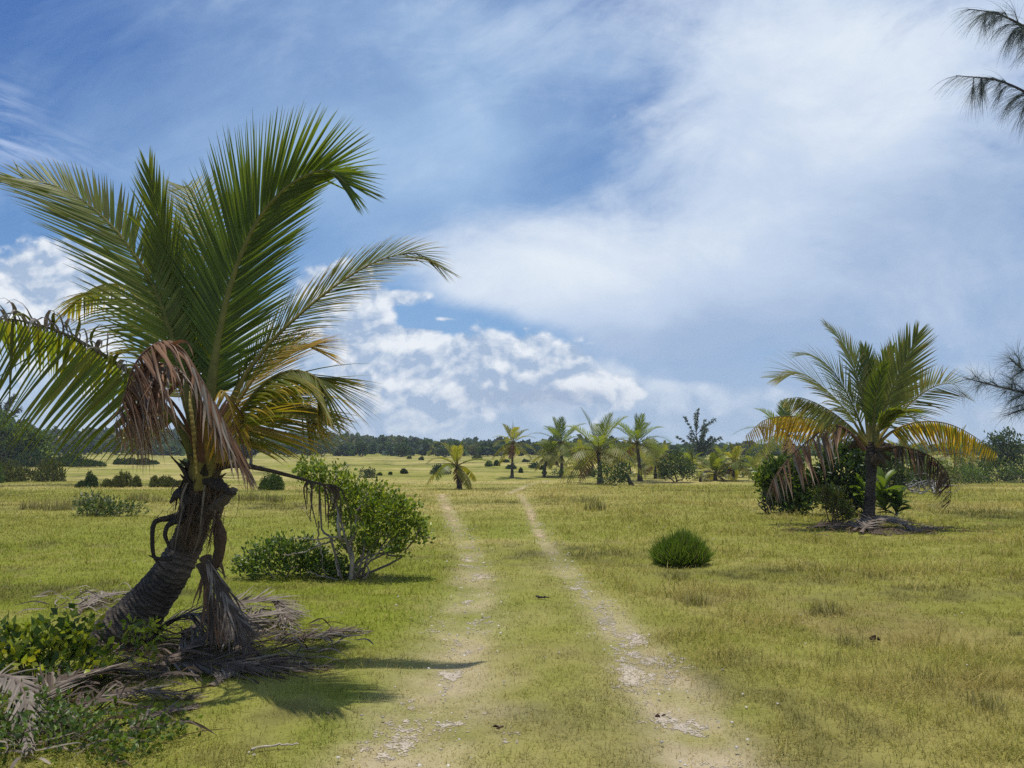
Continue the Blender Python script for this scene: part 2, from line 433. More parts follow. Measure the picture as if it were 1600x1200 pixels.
def build_ground():
    n_r = 760
    ys = -3.2 + 2.2 * np.exp(np.linspace(0, math.log(3000 / 2.2), n_r))
    s = np.linspace(-1, 1, 460); a = s * .55 + np.sign(s) * np.abs(s) ** 3 * 1.9
    Y, A = np.meshgrid(ys, a, indexing='ij'); X = A * (Y + 6.2)
    rm = rut_mask(X, Y)
    Z = terrain(X, Y) - rm * .035
    c = ground_tint(X, Y, rm)
    m = MB(); nc = len(a)
    i, j = np.meshgrid(np.arange(n_r - 1), np.arange(nc - 1), indexing='ij'); b = (i * nc + j).reshape(-1, 1)
    m.add(np.stack([X, Y, Z], 2).reshape(-1, 3), np.hstack([b, b + 1, b + nc + 1, b + nc]), c.reshape(-1, 3))
    mt, nt, bs, out = new_mat('turf')
    p = pos(nt)
    f = noise(p, 55, 4, .65); g = noise(p, 7.0, 5, .6); h = noise(p, 1.1, 4, .6)
    mp = nt.nodes.new('ShaderNodeMapping'); mp.inputs['Scale'].default_value = (.22, .9, 1); nt.links.new(p, mp.inputs[0])
    e = noise(mp.outputs[0], 1.0, 5, .6)
    nt.links.new(scalec(attr(nt), f * .55 + g * .55 + h * .35 + e * .55 + .02), bs.inputs['Base Color'])
    bs.inputs['Roughness'].default_value = .95; bs.inputs['Specular IOR Level'].default_value = .1
    bp = nt.nodes.new('ShaderNodeBump'); bp.inputs['Strength'].default_value = .8; bp.inputs['Distance'].default_value = .05
    nt.links.new((f * .5 + g * 1.0).s, bp.inputs['Height']); nt.links.new(bp.outputs[0], bs.inputs['Normal'])
    setting(m.build('ground', mt, smooth=True))

def build_track():
    """bare sandy patches along the two ruts, with ragged outlines, one sheet 4 mm over the soil"""
    vs, fs, cs, n = [], [], [], 0
    m = MB()
    for q, (line, w) in enumerate(ruts):
        n_l, n_w = (4600, 120) if q < 2 else (500, 30)
        c = spline(line, n_l); 
        y0 = c[:, 1]
        t = unit(np.gradient(c, axis=0)); nn = np.stack([-t[:, 1], t[:, 0]], 1)
        s = np.linspace(-1, 1, n_w) * w * 1.9
        X = c[:, None, 0] + nn[:, None, 0] * s[None] ; Y = c[:, None, 1] + nn[:, None, 1] * s[None]
        rm = rut_mask(X, Y)
        Z = terrain(X, Y) - rm * .035 + .003
        gr = np.random.default_rng(q)
        k = rm * .40 + (fbm(X / .035, Y / .05, 3, 71, .8) - .5) * 1.0 + (fbm(X / .22, Y / .34, 4, 73, .6) - .5) * 1.5 + (fbm(X / .8, Y / 1.1, 3, 75) - .5) * .8 + gr.uniform(-.16, .16, X.shape)
        if q == 1: k = k + (np.exp(-((Y - 8.6) / .9) ** 2) * .24 + np.exp(-((Y - 6.3) / .6) ** 2) * .02 + np.exp(-((Y - 4.6) / .5) ** 2) * .06 - np.exp(-((Y - 11) / 1.0) ** 2) * .3) * rm
        if q == 0: k = k + (np.exp(-((Y - 4.9) / .9) ** 2) * .16 - np.exp(-((Y - 10) / 2.0) ** 2) * .15) * rm
        k = k + np.clip((Y - 13) / 6, 0, 1) * .20 * rm
        if q == 2: k = k - .1
        keep = (k[:-1, :-1] > .62) & (rm[:-1, :-1] > .12)
        i, j = np.nonzero(keep); b = (i * n_w + j)[:, None]
        v = np.stack([X, Y, Z], 2).reshape(-1, 3)
        tone = fbm(X / .3, Y / .3, 3, 81)[..., None]
        warm = np.clip((Y - 9) / 6, 0, 1)[..., None]
        cc = (gr.uniform(.75, 1.2, X.shape + (1,))) * (np.array([.46, .39, .295]) * (1 - warm) + np.array([.44, .33, .17]) * warm) * (.7 + .55 * tone)
        f = np.hstack([b, b + 1, b + n_w + 1, b + n_w]); u, inv = np.unique(f, return_inverse=True)
        if len(u): m.add(v[u], inv.reshape(f.shape), cc.reshape(-1, 3)[u])
    mt, nt, bs, out = new_mat('sand')
    p = pos(nt); f = noise(p, 90, 4, .7)
    nt.links.new(scalec(attr(nt), f * .9 + .5), bs.inputs['Base Color']); bs.inputs['Roughness'].default_value = .95
    bp = nt.nodes.new('ShaderNodeBump'); bp.inputs['Strength'].default_value = .6; bp.inputs['Distance'].default_value = .02
    nt.links.new(f.s, bp.inputs['Height']); nt.links.new(bp.outputs[0], bs.inputs['Normal'])
    setting(m.build('dirt_path', mt))

def blades(m, x, y, z, h, w, c, lean=.8, tipc=None):
    """grass blades as three-segment ribbons; every argument is an array"""
    n = len(x); th = rng.uniform(0, 2 * math.pi, n); wd = rng.normal(0.2, .5, n)
    d = np.stack([np.cos(th), np.sin(th), np.zeros(n)], 1); sd = np.stack([-np.sin(th + wd), np.cos(th + wd), np.zeros(n)], 1)
    ln = np.abs(rng.normal(lean, .35, n))
    base = np.stack([x, y, z], 1); pts = []
    for k, s in enumerate((0, .55, 1.0)):
        pts.append(base + d * (h * s ** 1.6 * ln)[:, None] + np.array([0, 0, 1.]) * (h * s / np.sqrt(1 + (ln * s) ** 2))[:, None])
    ctr = np.stack(pts, 1); wid = (w[:, None] * np.array([1, .8, .12]))[..., None] * .5
    tc = c if tipc is None else tipc
    cc = np.stack([c * .8, c, tc * 1.05], 1)
    m.strips(ctr - sd[:, None] * wid, ctr + sd[:, None] * wid, cc)

def build_grass():
    n = 720000
    D = 2.6 * np.exp(rng.uniform(0, 1, n) ** .92 * math.log(62 / 2.6))
    a = rng.uniform(-.86, .86, n); x = a * (D + .6); y = D
    rut = rut_mask(x, y)
    dens = np.clip(fbm(x / .22, y / .22, 3, 91) * 1.5 - .1 + (fbm(x / 1.3, y / 1.3, 2, 95) - .5), .12, 1) * (1 - .40 * rut)
    dens = dens * np.clip((64 - D) / 42, 0, 1)
    k = rng.uniform(0, 1, n) < dens; x, y, D, rut = x[k], y[k], D[k], rut[k]; n = len(x)
    tall = np.clip((fbm(x / 1.1 + 9, y / .8, 4, 99) - .46) * 5, 0, 1) * (x > .9) * np.clip((D - 3) / 2, 0, 1)
    h = rng.gamma(4, .0098, n) * (1 - .68 * rut) * (.75 + .5 * fbm(x / .5, y / .5, 2, 105)) * (1 + 1.6 * tall) * (1 - .35 * np.exp(-((x - .4) / .9) ** 2)) * (1 + np.clip((D - 8) / 30, 0, .6))
    w = np.maximum(.0030, .00056 * D) * rng.uniform(.7, 1.3, n)
    c = ground_tint(x, y, rut)
    r = rng.uniform(0, 1, n)[:, None]; st = (rng.uniform(0, 1, n) < .10 + .25 * tall + .62 * rut)[:, None]
    c = np.where(st, STRAW * (.75 + .6 * r), c * (.48 + 1.12 * r)) * 1.08
    m = MB(); blades(m, x, y, terrain(x, y) - rut * .035, h, w, c, .95)
    o = m.build('grass', M['grass']); setting(o, 'stuff'); o['label'] = 'short grazed green and straw coloured grass'
build_ground(); build_track(); build_grass()
# ---------------------------------------------------------------- palms
PAL = {  # leaflet colour, tip colour, share of leaflets with coloured tips, rachis colour
    'green':  ((.125, .160, .018), (.13, .13, .02), .3, (.15, .14, .035)),
    'deep':   ((.100, .142, .016), (.09, .11, .018), .25, (.17, .155, .04)),
    'pale':   ((.17, .185, .035), (.30, .23, .055), .45, (.20, .175, .05)),
    'yellow': ((.15, .155, .018), (.36, .26, .035), .6, (.20, .155, .035)),
    'gold':   ((.30, .215, .025), (.44, .27, .025), .8, (.22, .15, .04)),
    'brown':  ((.195, .105, .058), (.38, .27, .19), .5, (.13, .07, .045)),
    'grey':   ((.21, .175, .14), (.32, .28, .235), .5, (.17, .13, .10)),
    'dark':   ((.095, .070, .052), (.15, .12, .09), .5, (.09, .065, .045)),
}
def frond_mesh(pts, n0, n1, kind, L=.75, n=70, width=.03, vee=20, droop=.25, ang=(62, 24), bare=.16, sides=(1, 1), r0=.03, K=6, fold=True, rag=.12, keep=1.0, curl=0.0, seed=0, rachis=True, kind2=None):
    """returns (leaflets MB, rachis MB)"""
    g = np.random.default_rng(seed + 100)
    c0, c1, share, cr = PAL[kind]; c0 = np.array(c0); c1 = np.array(c1)
    q_ = 1.0 if kind in ('brown', 'grey', 'dark') else .38; rag = rag if q_ == 1.0 else rag * .6
    p = spline(pts, n); t = unit(np.gradient(p, axis=0)); s = np.linspace(0, 1, n)
    nr = (1 - s)[:, None] * np.asarray(n0, float) + s[:, None] * np.asarray(n1, float)
    nr = unit(nr - t * (nr * t).sum(1, keepdims=True))
    m = MB()
    for si, side in enumerate((1, -1)):
        if sides[si] <= 0: continue
        k = (s > bare) & (g.uniform(0, 1, n) < keep)
        q = len(s[k]); ss = (s[k] - bare) / (1 - bare)
        a = np.radians(ang[0] + (ang[1] - ang[0]) * ss ** .8 + g.normal(0, 4 * q_, q) + np.where(g.uniform(0, 1, q) < .04, g.normal(0, 14, q), 0)); v = np.radians((vee if np.isscalar(vee) else vee[si]) + g.normal(0, 6 * q_, q))
        b = np.cross(t[k], nr[k]) * side
        d = np.cos(a)[:, None] * t[k] + np.sin(a)[:, None] * (b * np.cos(v)[:, None] + nr[k] * np.sin(v)[:, None])
        ln = L * sides[si] * np.interp(ss, [0, .18, .45, .75, 1], [.55, .9, 1, .78, .34]) * g.uniform(1 - rag, 1 + rag * .5, q)
        dr = droop * np.abs(g.normal(1, .3, q)) * (1 - .45 * ss)
        C = [p[k] + g.normal(0, .003, (q, 3))]; Dv = [d]
        for j in range(K):
            C.append(C[-1] + d * (ln / K)[:, None])
            d = unit(d + np.array([0, 0, -1.]) * (dr * (.12 + j * .95 / K))[:, None] + curl * g.normal(0, .25, (q, 3)))
            Dv.append(d)
        C = np.stack(C, 1); Dv = np.stack(Dv, 1)
        wv = np.cross(Dv, nr[k][:, None]); wv = unit(wv + g.normal(0, .14 * q_, (q, 1, 3)))
        up = unit(np.cross(wv, Dv))
        prof = np.interp(np.linspace(0, 1, K + 1), [0, .12, .4, .7, 1], [.45, 1, .88, .52, .03]) * width * .5
        W = prof[None, :, None] * g.uniform(.8, 1.15, q)[:, None, None] * np.interp(ss, [0, .5, 1], [.9, 1, .6])[:, None, None]
        u = np.linspace(0, 1, K + 1)[None, :, None]
        base = c0 * g.uniform(.68, 1.32, q)[:, None] if q_ == 1.0 else c0 * g.uniform(.82, 1.18, q)[:, None]
        if kind2: base = np.where((g.uniform(0, 1, q) < .35)[:, None], np.array(PAL[kind2][0]) * g.uniform(.7, 1.3, q)[:, None], base)
        tip = np.where((g.uniform(0, 1, q) < share)[:, None], c1 * g.uniform(.7, 1.3, q)[:, None], base * 1.05)
        f = np.clip((u - g.uniform(.25, .75, q)[:, None, None]) * 3, 0, 1)
        cc = base[:, None] * (1 - f) + tip[:, None] * f
        if fold:
            e = -up * W * .45 * np.sign((up * nr[k][:, None]).sum(2, keepdims=True) + 1e-6)
            m.folded(C - wv * W * .9 + e, C, C + wv * W * .9 + e, cc)
        else: m.strips(C - wv * W, C + wv * W, cc)
    r = None
    if rachis:
        r = MB(); rad = np.interp(s, [0, .08, .3, 1], [r0 * 2.3, r0 * 1.5, r0 * .75, r0 * .13])
        r.tube(p - nr * rad[:, None] * .6, rad, np.array(cr) * np.interp(s, [0, 1], [1.0, .8])[:, None], 9, up=nr[0], wob=.05, flat=.7)
    return m, r
def add_frond(parent, seed, pts, n0, n1, kind, label=None, **kw):
    dead = kind in ('brown', 'grey', 'dark')
    m, r = frond_mesh(pts, n0, n1, kind, seed=seed, **kw)
    o = m.build('dead_frond' if dead else 'frond', M['dry' if dead else 'frond'], parent)
    if r: r.build('rachis', M['stalk'], o, smooth=True)
    if label: o['label'] = label
    return o
def ringed_trunk(pts, rad, c0, c1, n=90, seg=18, ring=.045, seed=0):
    """trunk with leaf-scar rings"""
    g = np.random.default_rng(seed)
    d = spline(np.hstack([np.asarray(pts, float), np.asarray(rad, float)[:, None]]), n)
    p, r = d[:, :3], d[:, 3]; s = np.concatenate([[0], np.cumsum(np.linalg.norm(np.diff(p, axis=0), axis=1))])
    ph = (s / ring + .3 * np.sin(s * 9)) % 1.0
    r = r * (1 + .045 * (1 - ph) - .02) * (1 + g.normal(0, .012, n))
    mix = (.5 + .5 * np.sin(s * 11 + g.normal(0, .8, n)))[:, None]
    c = np.array(c0) * mix + np.array(c1) * (1 - mix)
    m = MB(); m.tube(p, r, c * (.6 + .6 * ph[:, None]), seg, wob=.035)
    v = m.v[0].reshape(n, seg, 3); off = v - p[:, None]; th = np.linspace(0, 2 * math.pi, seg, endpoint=False)[None]
    ss = s[:, None] + .012 * np.sin(th * 2 + s[:, None] * 5) + .02 * (fbm(np.cos(th) * 2 + 5 + 0 * s[:, None], s[:, None] * 4 + np.sin(th) * 2, 2, seed) - .5)
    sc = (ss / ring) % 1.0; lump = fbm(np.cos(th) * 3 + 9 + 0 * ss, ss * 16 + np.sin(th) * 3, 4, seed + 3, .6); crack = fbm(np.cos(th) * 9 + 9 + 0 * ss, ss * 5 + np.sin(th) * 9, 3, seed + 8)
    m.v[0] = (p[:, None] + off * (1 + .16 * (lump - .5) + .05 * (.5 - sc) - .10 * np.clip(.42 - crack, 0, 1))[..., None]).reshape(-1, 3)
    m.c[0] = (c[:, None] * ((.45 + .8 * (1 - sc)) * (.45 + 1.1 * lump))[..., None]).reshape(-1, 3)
    return m

def big_palm():
    base = G(200, 1012); DC = 5.85
    t = thing('coconut_palm', 'tall leaning coconut palm on a curved dark trunk with brown dead fronds in its crown', 'palm tree', base)
    q = lambda px, py, d=0.0: P(px, py, DC + d)
    D0 = base[1]
    tr = [base + np.array([-.14, .02, -.10]), P(198, 985, D0 - .02), P(238, 935, D0 - .05), P(272, 888, D0 - .08), P(296, 840, D0 - .10), P(308, 795, DC + .02), P(315, 755, DC), P(319, 715, DC), P(324, 680, DC)]
    tm = ringed_trunk(tr, [.28, .22, .165, .142, .122, .104, .106, .11, .08], (.075, .062, .052), (.125, .100, .078), 240, 40, .038, 3)
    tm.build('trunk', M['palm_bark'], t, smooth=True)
    # leaf bases and stubs of old stalks
    def stub(pts, r, kind, name='leaf_base', flat=2.2, lab=None):
        m = MB(); p = spline([q(*a) for a in pts], 18)
        m.tube(p, np.interp(np.linspace(0, 1, 18), np.linspace(0, 1, len(r)), r), np.array(kind), 9, flat=flat, up=(.3, 1, 0), wob=.12)
        o = m.build(name, M['fibre'], t, smooth=True)
        if lab: o['label'] = lab
    br, dk, gy = (.115, .065, .038), (.050, .042, .036), (.12, .105, .09)
    g = np.random.default_rng(12)
    for k in range(26):                                     # old stalk bases clasping the top of the trunk
        a = k * 2.4; h = k / 26; o = np.array(q(314 + 4 * h, 800 - 78 * h)); dr = np.array([math.cos(a), math.sin(a), 0]); l = g.uniform(.10, .26)
        sp_ = g.uniform(.25, .9) * (1 - .5 * h)
        m = MB(); p = spline([o + dr * .075, o + dr * (.105 + .04 * sp_) + [0, 0, l * .5], o + dr * (.12 + .22 * sp_ * l / .2) + [0, 0, l * g.uniform(.8, 1.1)]], 9)
        m.tube(p, np.array([.075, .075, .068, .058, .046, .034, .024, .016, .006]) * g.uniform(.6, 1.1), np.array([(.085, .05, .03), (.05, .04, .033), (.11, .08, .05), (.16, .13, .045)][g.integers(0, 4) if h > .55 else g.integers(0, 3)]) * np.linspace(1.1, .7, 9)[:, None], 9, flat=.36, up=dr, wob=.16)
        m.build('leaf_base', M['fibre'], t, smooth=True)
    stub([(314, 765, -.10), (312, 715, -.13), (314, 650, -.12)], [.05, .045, .025], (.22, .18, .05), 'leaf_base', 1.2)
    stub([(322, 755, -.08), (330, 705, -.10), (334, 660, -.06)], [.05, .04, .025], (.20, .17, .05), 'leaf_base', 1.2)
    stub([(312, 792, .05), (270, 808, -.05), (242, 816, -.10), (238, 845, -.12), (241, 870, -.10), (254, 888, -.08)], [.04, .026, .02, .016, .013, .006], dk, 'dead_stalk', 1.4)
    stub([(290, 812, -.04), (266, 818, -.10), (258, 835, -.12), (266, 858, -.10)], [.03, .02, .015, .008], dk, 'dead_stalk', 1.4)
    stub([(268, 872, -.05), (250, 873, -.10), (232, 868, -.12)], [.022, .014, .004], dk, 'dead_stalk', 1.4)
    stub([(330, 750, -.05), (350, 765, -.08), (368, 772, -.08)], [.05, .032, .012], dk, 'dead_stalk')
    stub([(322, 805, .0), (345, 785, -.04), (366, 764, -.06)], [.05, .035, .02], gy, 'dead_stalk')
    stub([(300, 780, -.08), (280, 770, -.12), (266, 785, -.12)], [.045, .03, .01], dk, 'dead_stalk')
    stub([(330, 735, .04), (365, 726, .06), (420, 735, .10), (470, 748, .12), (505, 758, .10)], [.035, .022, .016, .013, .008], (.075, .06, .05), 'dead_stalk', 1.3, 'long bare dark stalk reaching sideways from the crown')
    stub([(336, 800, -.02), (344, 840, -.05), (340, 875, -.04), (331, 895, .0)], [.02, .05, .045, .02], (.085, .055, .035), 'fibre_sheath', .8)
    stub([(340, 870, -.04), (348, 890, -.05), (352, 906, -.05)], [.02, .012, .003], (.13, .085, .05), 'fibre_sheath', .8)
    fb = MB()
    for k in range(420):
        a = rng.uniform(0, 1); h = rng.uniform(0, 1)
        o = P(318 + rng.normal(0, 20) - 12 * (h > .7), 745 + 100 * h, DC - .11 + rng.uniform(-.05, .1)); e = o + np.array([rng.normal(0, .05), rng.normal(-.03, .04), rng.normal(-.08, .05)])
        fb.tube(np.array([o, (o + e) / 2 + rng.normal(0, .012, 3), e]), [.0022, .0018, .0006], np.array((.16, .10, .06)) * rng.uniform(.4, 1.4), 3, cap=False)
    for k in range(70):                                     # dry strips hanging down the upper trunk
        a = rng.uniform(0, 6.28); o = q(316 + rng.normal(0, 4), 742 + 40 * rng.uniform(0, 1)) + np.array([math.cos(a), math.sin(a), 0]) * rng.uniform(.10, .15); l = rng.uniform(.12, .42)
        p = spline([o, o + np.array([math.cos(a) * .03 - .02, math.sin(a) * .03, -l * .5]), o + np.array([math.cos(a) * rng.uniform(-.02, .08) - .06 * l / .4, math.sin(a) * .03, -l])], 7)
        w = unit(np.cross(unit(np.gradient(p, axis=0)), np.array([math.cos(a), math.sin(a), 0]) + rng.normal(0, .4, 3))) * (np.array([.6, 1, 1, .9, .8, .5, .15]) * rng.uniform(.004, .013))[:, None]
        fb.strips((p - w)[None], (p + w)[None], np.broadcast_to(np.array([(.14, .10, .07), (.075, .055, .042), (.20, .16, .12)][k % 3]) * rng.uniform(.6, 1.3), (1, 7, 3)))
    fb.build('fibre_sheath', M['fibre'], t)['label'] = 'frayed brown fibres and dry strips hanging round the top of the trunk'
    # yellow flower stalk standing in the crown
    sp = MB(); p = spline([q(308, 740, -.16), q(303, 680, -.22), q(298, 640, -.22), q(296, 612, -.18)], 46)
    r = np.interp(np.linspace(0, 1, 46), [0, .3, .75, 1], [.016, .022, .024, .005]) * (1 + .10 * np.sin(np.arange(46) * 2.1))
    sp.tube(p, r, np.array((.40, .30, .09)) * (1 + .35 * np.sin(np.arange(46) * 2.1))[:, None], 10, flat=.55)
    sp.build('flower_spathe', M['stalk'], t, smooth=True)
    A = add_frond
    aw, tw, upv = np.array([0, 1., .2]), np.array([0, -1., .3]), np.array([0, 0, 1.])
    # living fronds: pixel positions of the rachis with a depth offset in metres
    A(t, 1, [q(322, 690), q(331, 600, -.02), q(345, 510, -.07), q(368, 420, -.13), q(405, 340, -.22), q(455, 287, -.30), q(508, 266, -.36), q(543, 288, -.38)],
      (-.15, 1, .05), (-.5, .75, .45), 'deep', L=.90, n=186, width=.028, vee=24, droop=.06, ang=(56, 18), bare=.12, r0=.034, sides=(1.0, .88))
    A(t, 2, [q(318, 690, .05), q(302, 600, .08), q(282, 500, .05), q(262, 400, 0), q(244, 320, -.1), q(234, 268, -.15)],
      (.25, -1, .1), (.3, -1, .2), 'green', L=.58, n=92, width=.025, vee=34, droop=.02, ang=(34, 14), bare=.14, r0=.024)
    A(t, 3, [q(324, 690, .15), q(324, 580, .25), q(320, 470, .38), q(315, 375, .55), q(307, 315, .8), q(296, 292, 1.0), q(280, 296, 1.2)],
      (.1, -1, .1), (.1, -.7, .7), 'pale', L=.56, n=92, width=.026, vee=10, droop=.08, ang=(60, 28), bare=.18, r0=.028)
    A(t, 4, [q(315, 695), q(292, 610, -.04), q(268, 525, -.08), q(238, 445, -.1), q(190, 370, -.1), q(128, 312, -.12), q(62, 283, -.15), q(0, 282, -.2), q(-48, 300, -.25)],
      (.25, -.75, .45), (.2, -.65, .7), 'green', L=.82, n=116, width=.029, vee=10, droop=.05, ang=(54, 28), bare=.14, sides=(.60, 1.0), r0=.032, kind2='pale')
    A(t, 5, [q(312, 705, -.03), q(270, 645, -.08), q(215, 590, -.13), q(150, 545, -.16), q(80, 512, -.18), q(5, 497, -.2), q(-75, 505, -.2)],
      (-.1, -.25, 1), (-.1, -.35, 1), 'green', L=.94, n=78, width=.037, vee=(-58, -68), droop=.16, ang=(92, 72), bare=.14, sides=(.75, 1.0), r0=.03, kind2='yellow')
    cr = MB()
    crm, _ = frond_mesh([q(215, 596, -.14), q(150, 553, -.17), q(80, 520, -.19), q(5, 505, -.21), q(-75, 513, -.21)], (-.1, -.2, 1), (-.1, -.2, 1), 'grey', L=.34, n=46, width=.042, vee=68, droop=1.1, ang=(80, 70), bare=.02, sides=(0, 1), curl=.6, rachis=False, seed=55, kind2='yellow')
    crm.build('dead_leaflets', M['dry'], t)['label'] = 'curled dry leaflets standing along the low frond'
    A(t, 6, [q(314, 690, .25), q(280, 590, .5), q(240, 500, .75), q(195, 448, .95), q(150, 448, 1.15), q(108, 480, 1.3)],
      (-.2, .2, 1), (-.6, .0, .7), 'yellow', L=.80, n=90, width=.040, vee=(-20, -30), droop=.32, ang=(60, 30), r0=.03, kind2='pale')
    A(t, 7, [q(332, 700, .0), q(365, 610, .03), q(415, 540, .08), q(470, 487, .14), q(535, 437, .22), q(595, 405, .3), q(650, 396, .36), q(692, 420, .4)],
      (-.3, -.22, .9), (.25, -.12, 1), 'yellow', L=.62, n=150, width=.028, vee=(-52, 28), droop=.16, ang=(44, 20), bare=.2, r0=.03, sides=(.85, 1.0), kind2='green')
    A(t, 8, [q(335, 712, -.06), q(370, 650, -.2), q(410, 600, -.35), q(455, 578, -.5), q(495, 590, -.62), q(512, 625, -.7)],
      (-.3, -.1, 1), (.5, -.1, .8), 'yellow', L=.80, n=92, width=.034, vee=(-50, -28), droop=.16, ang=(60, 20), bare=.16, r0=.032, kind2='green')
    A(t, 9, [q(332, 700, .12), q(372, 625, .3), q(420, 562, .45), q(465, 538, .6), q(505, 548, .75)],
      (-.35, .1, 1), (.3, .0, 1), 'gold', L=.66, n=90, width=.03, vee=(-35, 5), droop=.10, ang=(52, 18), bare=.2, r0=.026, kind2='yellow')
    A(t, 10, [q(336, 715, .05), q(385, 665, .15), q(430, 622, .2), q(468, 620, .25), q(495, 650, .3)],
      (-.2, -.2, 1), (.6, -.2, .6), 'yellow', L=.74, n=84, width=.034, vee=(-56, -36), droop=.14, ang=(74, 30), bare=.18, r0=.028, kind2='gold')
    # dead fronds hanging on the camera side
    A(t, 13, [q(312, 715, -.12), q(308, 640, -.38), q(292, 570, -.55), q(262, 535, -.66), q(230, 545, -.76), q(205, 580, -.82), q(190, 640, -.84)],
      (-.2, -.4, 1), (-.9, -.2, .3), 'brown', L=.80, n=100, width=.032, vee=(-48, -48), droop=.40, ang=(80, 44), bare=.60, r0=.024, curl=.22, keep=.85, label='brown dead frond folded over in the crown')
    A(t, 14, [q(262, 533, -.64), q(285, 548, -.66), q(312, 590, -.66), q(342, 645, -.64), q(372, 700, -.60), q(390, 736, -.56)],
      (.5, -.6, .5), (.6, -.6, .3), 'brown', L=.44, n=96, width=.026, vee=(6, -74), sides=(1, .7), droop=.2, ang=(26, 8), bare=.22, r0=.018, curl=.25, keep=.8, kind2='grey', label='bundled brown dead leaflets hanging along the stalk')
    A(t, 15, [q(320, 715, -.1), q(325, 655, -.3), q(345, 610, -.42), q(362, 640, -.48), q(372, 700, -.5)],
      (.1, -.5, 1), (.8, -.4, .2), 'gold', L=.40, n=46, width=.026, vee=-30, droop=.5, ang=(55, 30), bare=.55, r0=.022, kind2='brown', keep=.7, label='yellowed dying frond drooping over the trunk')
    A(t, 16, [q(308, 718, -.08), q(285, 655, -.22), q(252, 615, -.34), q(220, 625, -.42), q(190, 668, -.46)],
      (-.2, -.5, 1), (-.8, -.4, .2), 'brown', L=.62, n=70, width=.030, vee=(-48, -40), droop=.32, ang=(78, 40), bare=.62, r0=.02, kind2='gold', keep=.75)
    A(t, 19, [q(304, 600, -.45), q(272, 572, -.58), q(235, 570, -.70), q(200, 605, -.80), q(178, 665, -.86)],
      (-.3, -.3, 1), (-.9, -.2, .3), 'brown', L=.62, n=64, width=.028, vee=(-58, -52), droop=.3, ang=(82, 40), bare=.08, r0=.012, curl=.25, keep=.85, kind2='grey')
    # dried strands at the end of the bare stalk
    st = MB()
    for k in range(15):
        u = rng.uniform(0, 1); o = q(478 + 42 * u, 750 + 8 * u, .11); e = o + np.array([rng.normal(.0, .05) + (u - .4) * .16, rng.normal(0, .06), -rng.uniform(.16, .36)])
        p = spline([o, o * .5 + e * .5 + np.array([rng.normal(.02, .03), 0, .05]), e], 8)
        st.tube(p, np.linspace(.0075, .0035, 8), np.array((.085, .062, .045)) * rng.uniform(.7, 1.4), 5)
    st.build('dead_leaflets', M['fibre'], t)
    # skirt of dead fronds leaning on the trunk
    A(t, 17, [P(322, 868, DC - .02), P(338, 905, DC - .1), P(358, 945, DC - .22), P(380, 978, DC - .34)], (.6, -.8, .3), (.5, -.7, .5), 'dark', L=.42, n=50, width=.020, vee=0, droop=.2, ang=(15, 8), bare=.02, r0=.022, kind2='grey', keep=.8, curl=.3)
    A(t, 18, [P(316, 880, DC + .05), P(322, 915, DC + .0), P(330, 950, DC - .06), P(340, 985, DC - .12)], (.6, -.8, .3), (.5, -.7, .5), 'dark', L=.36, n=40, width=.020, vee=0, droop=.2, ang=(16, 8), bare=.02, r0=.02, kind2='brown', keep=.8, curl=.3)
    return t
big_palm()
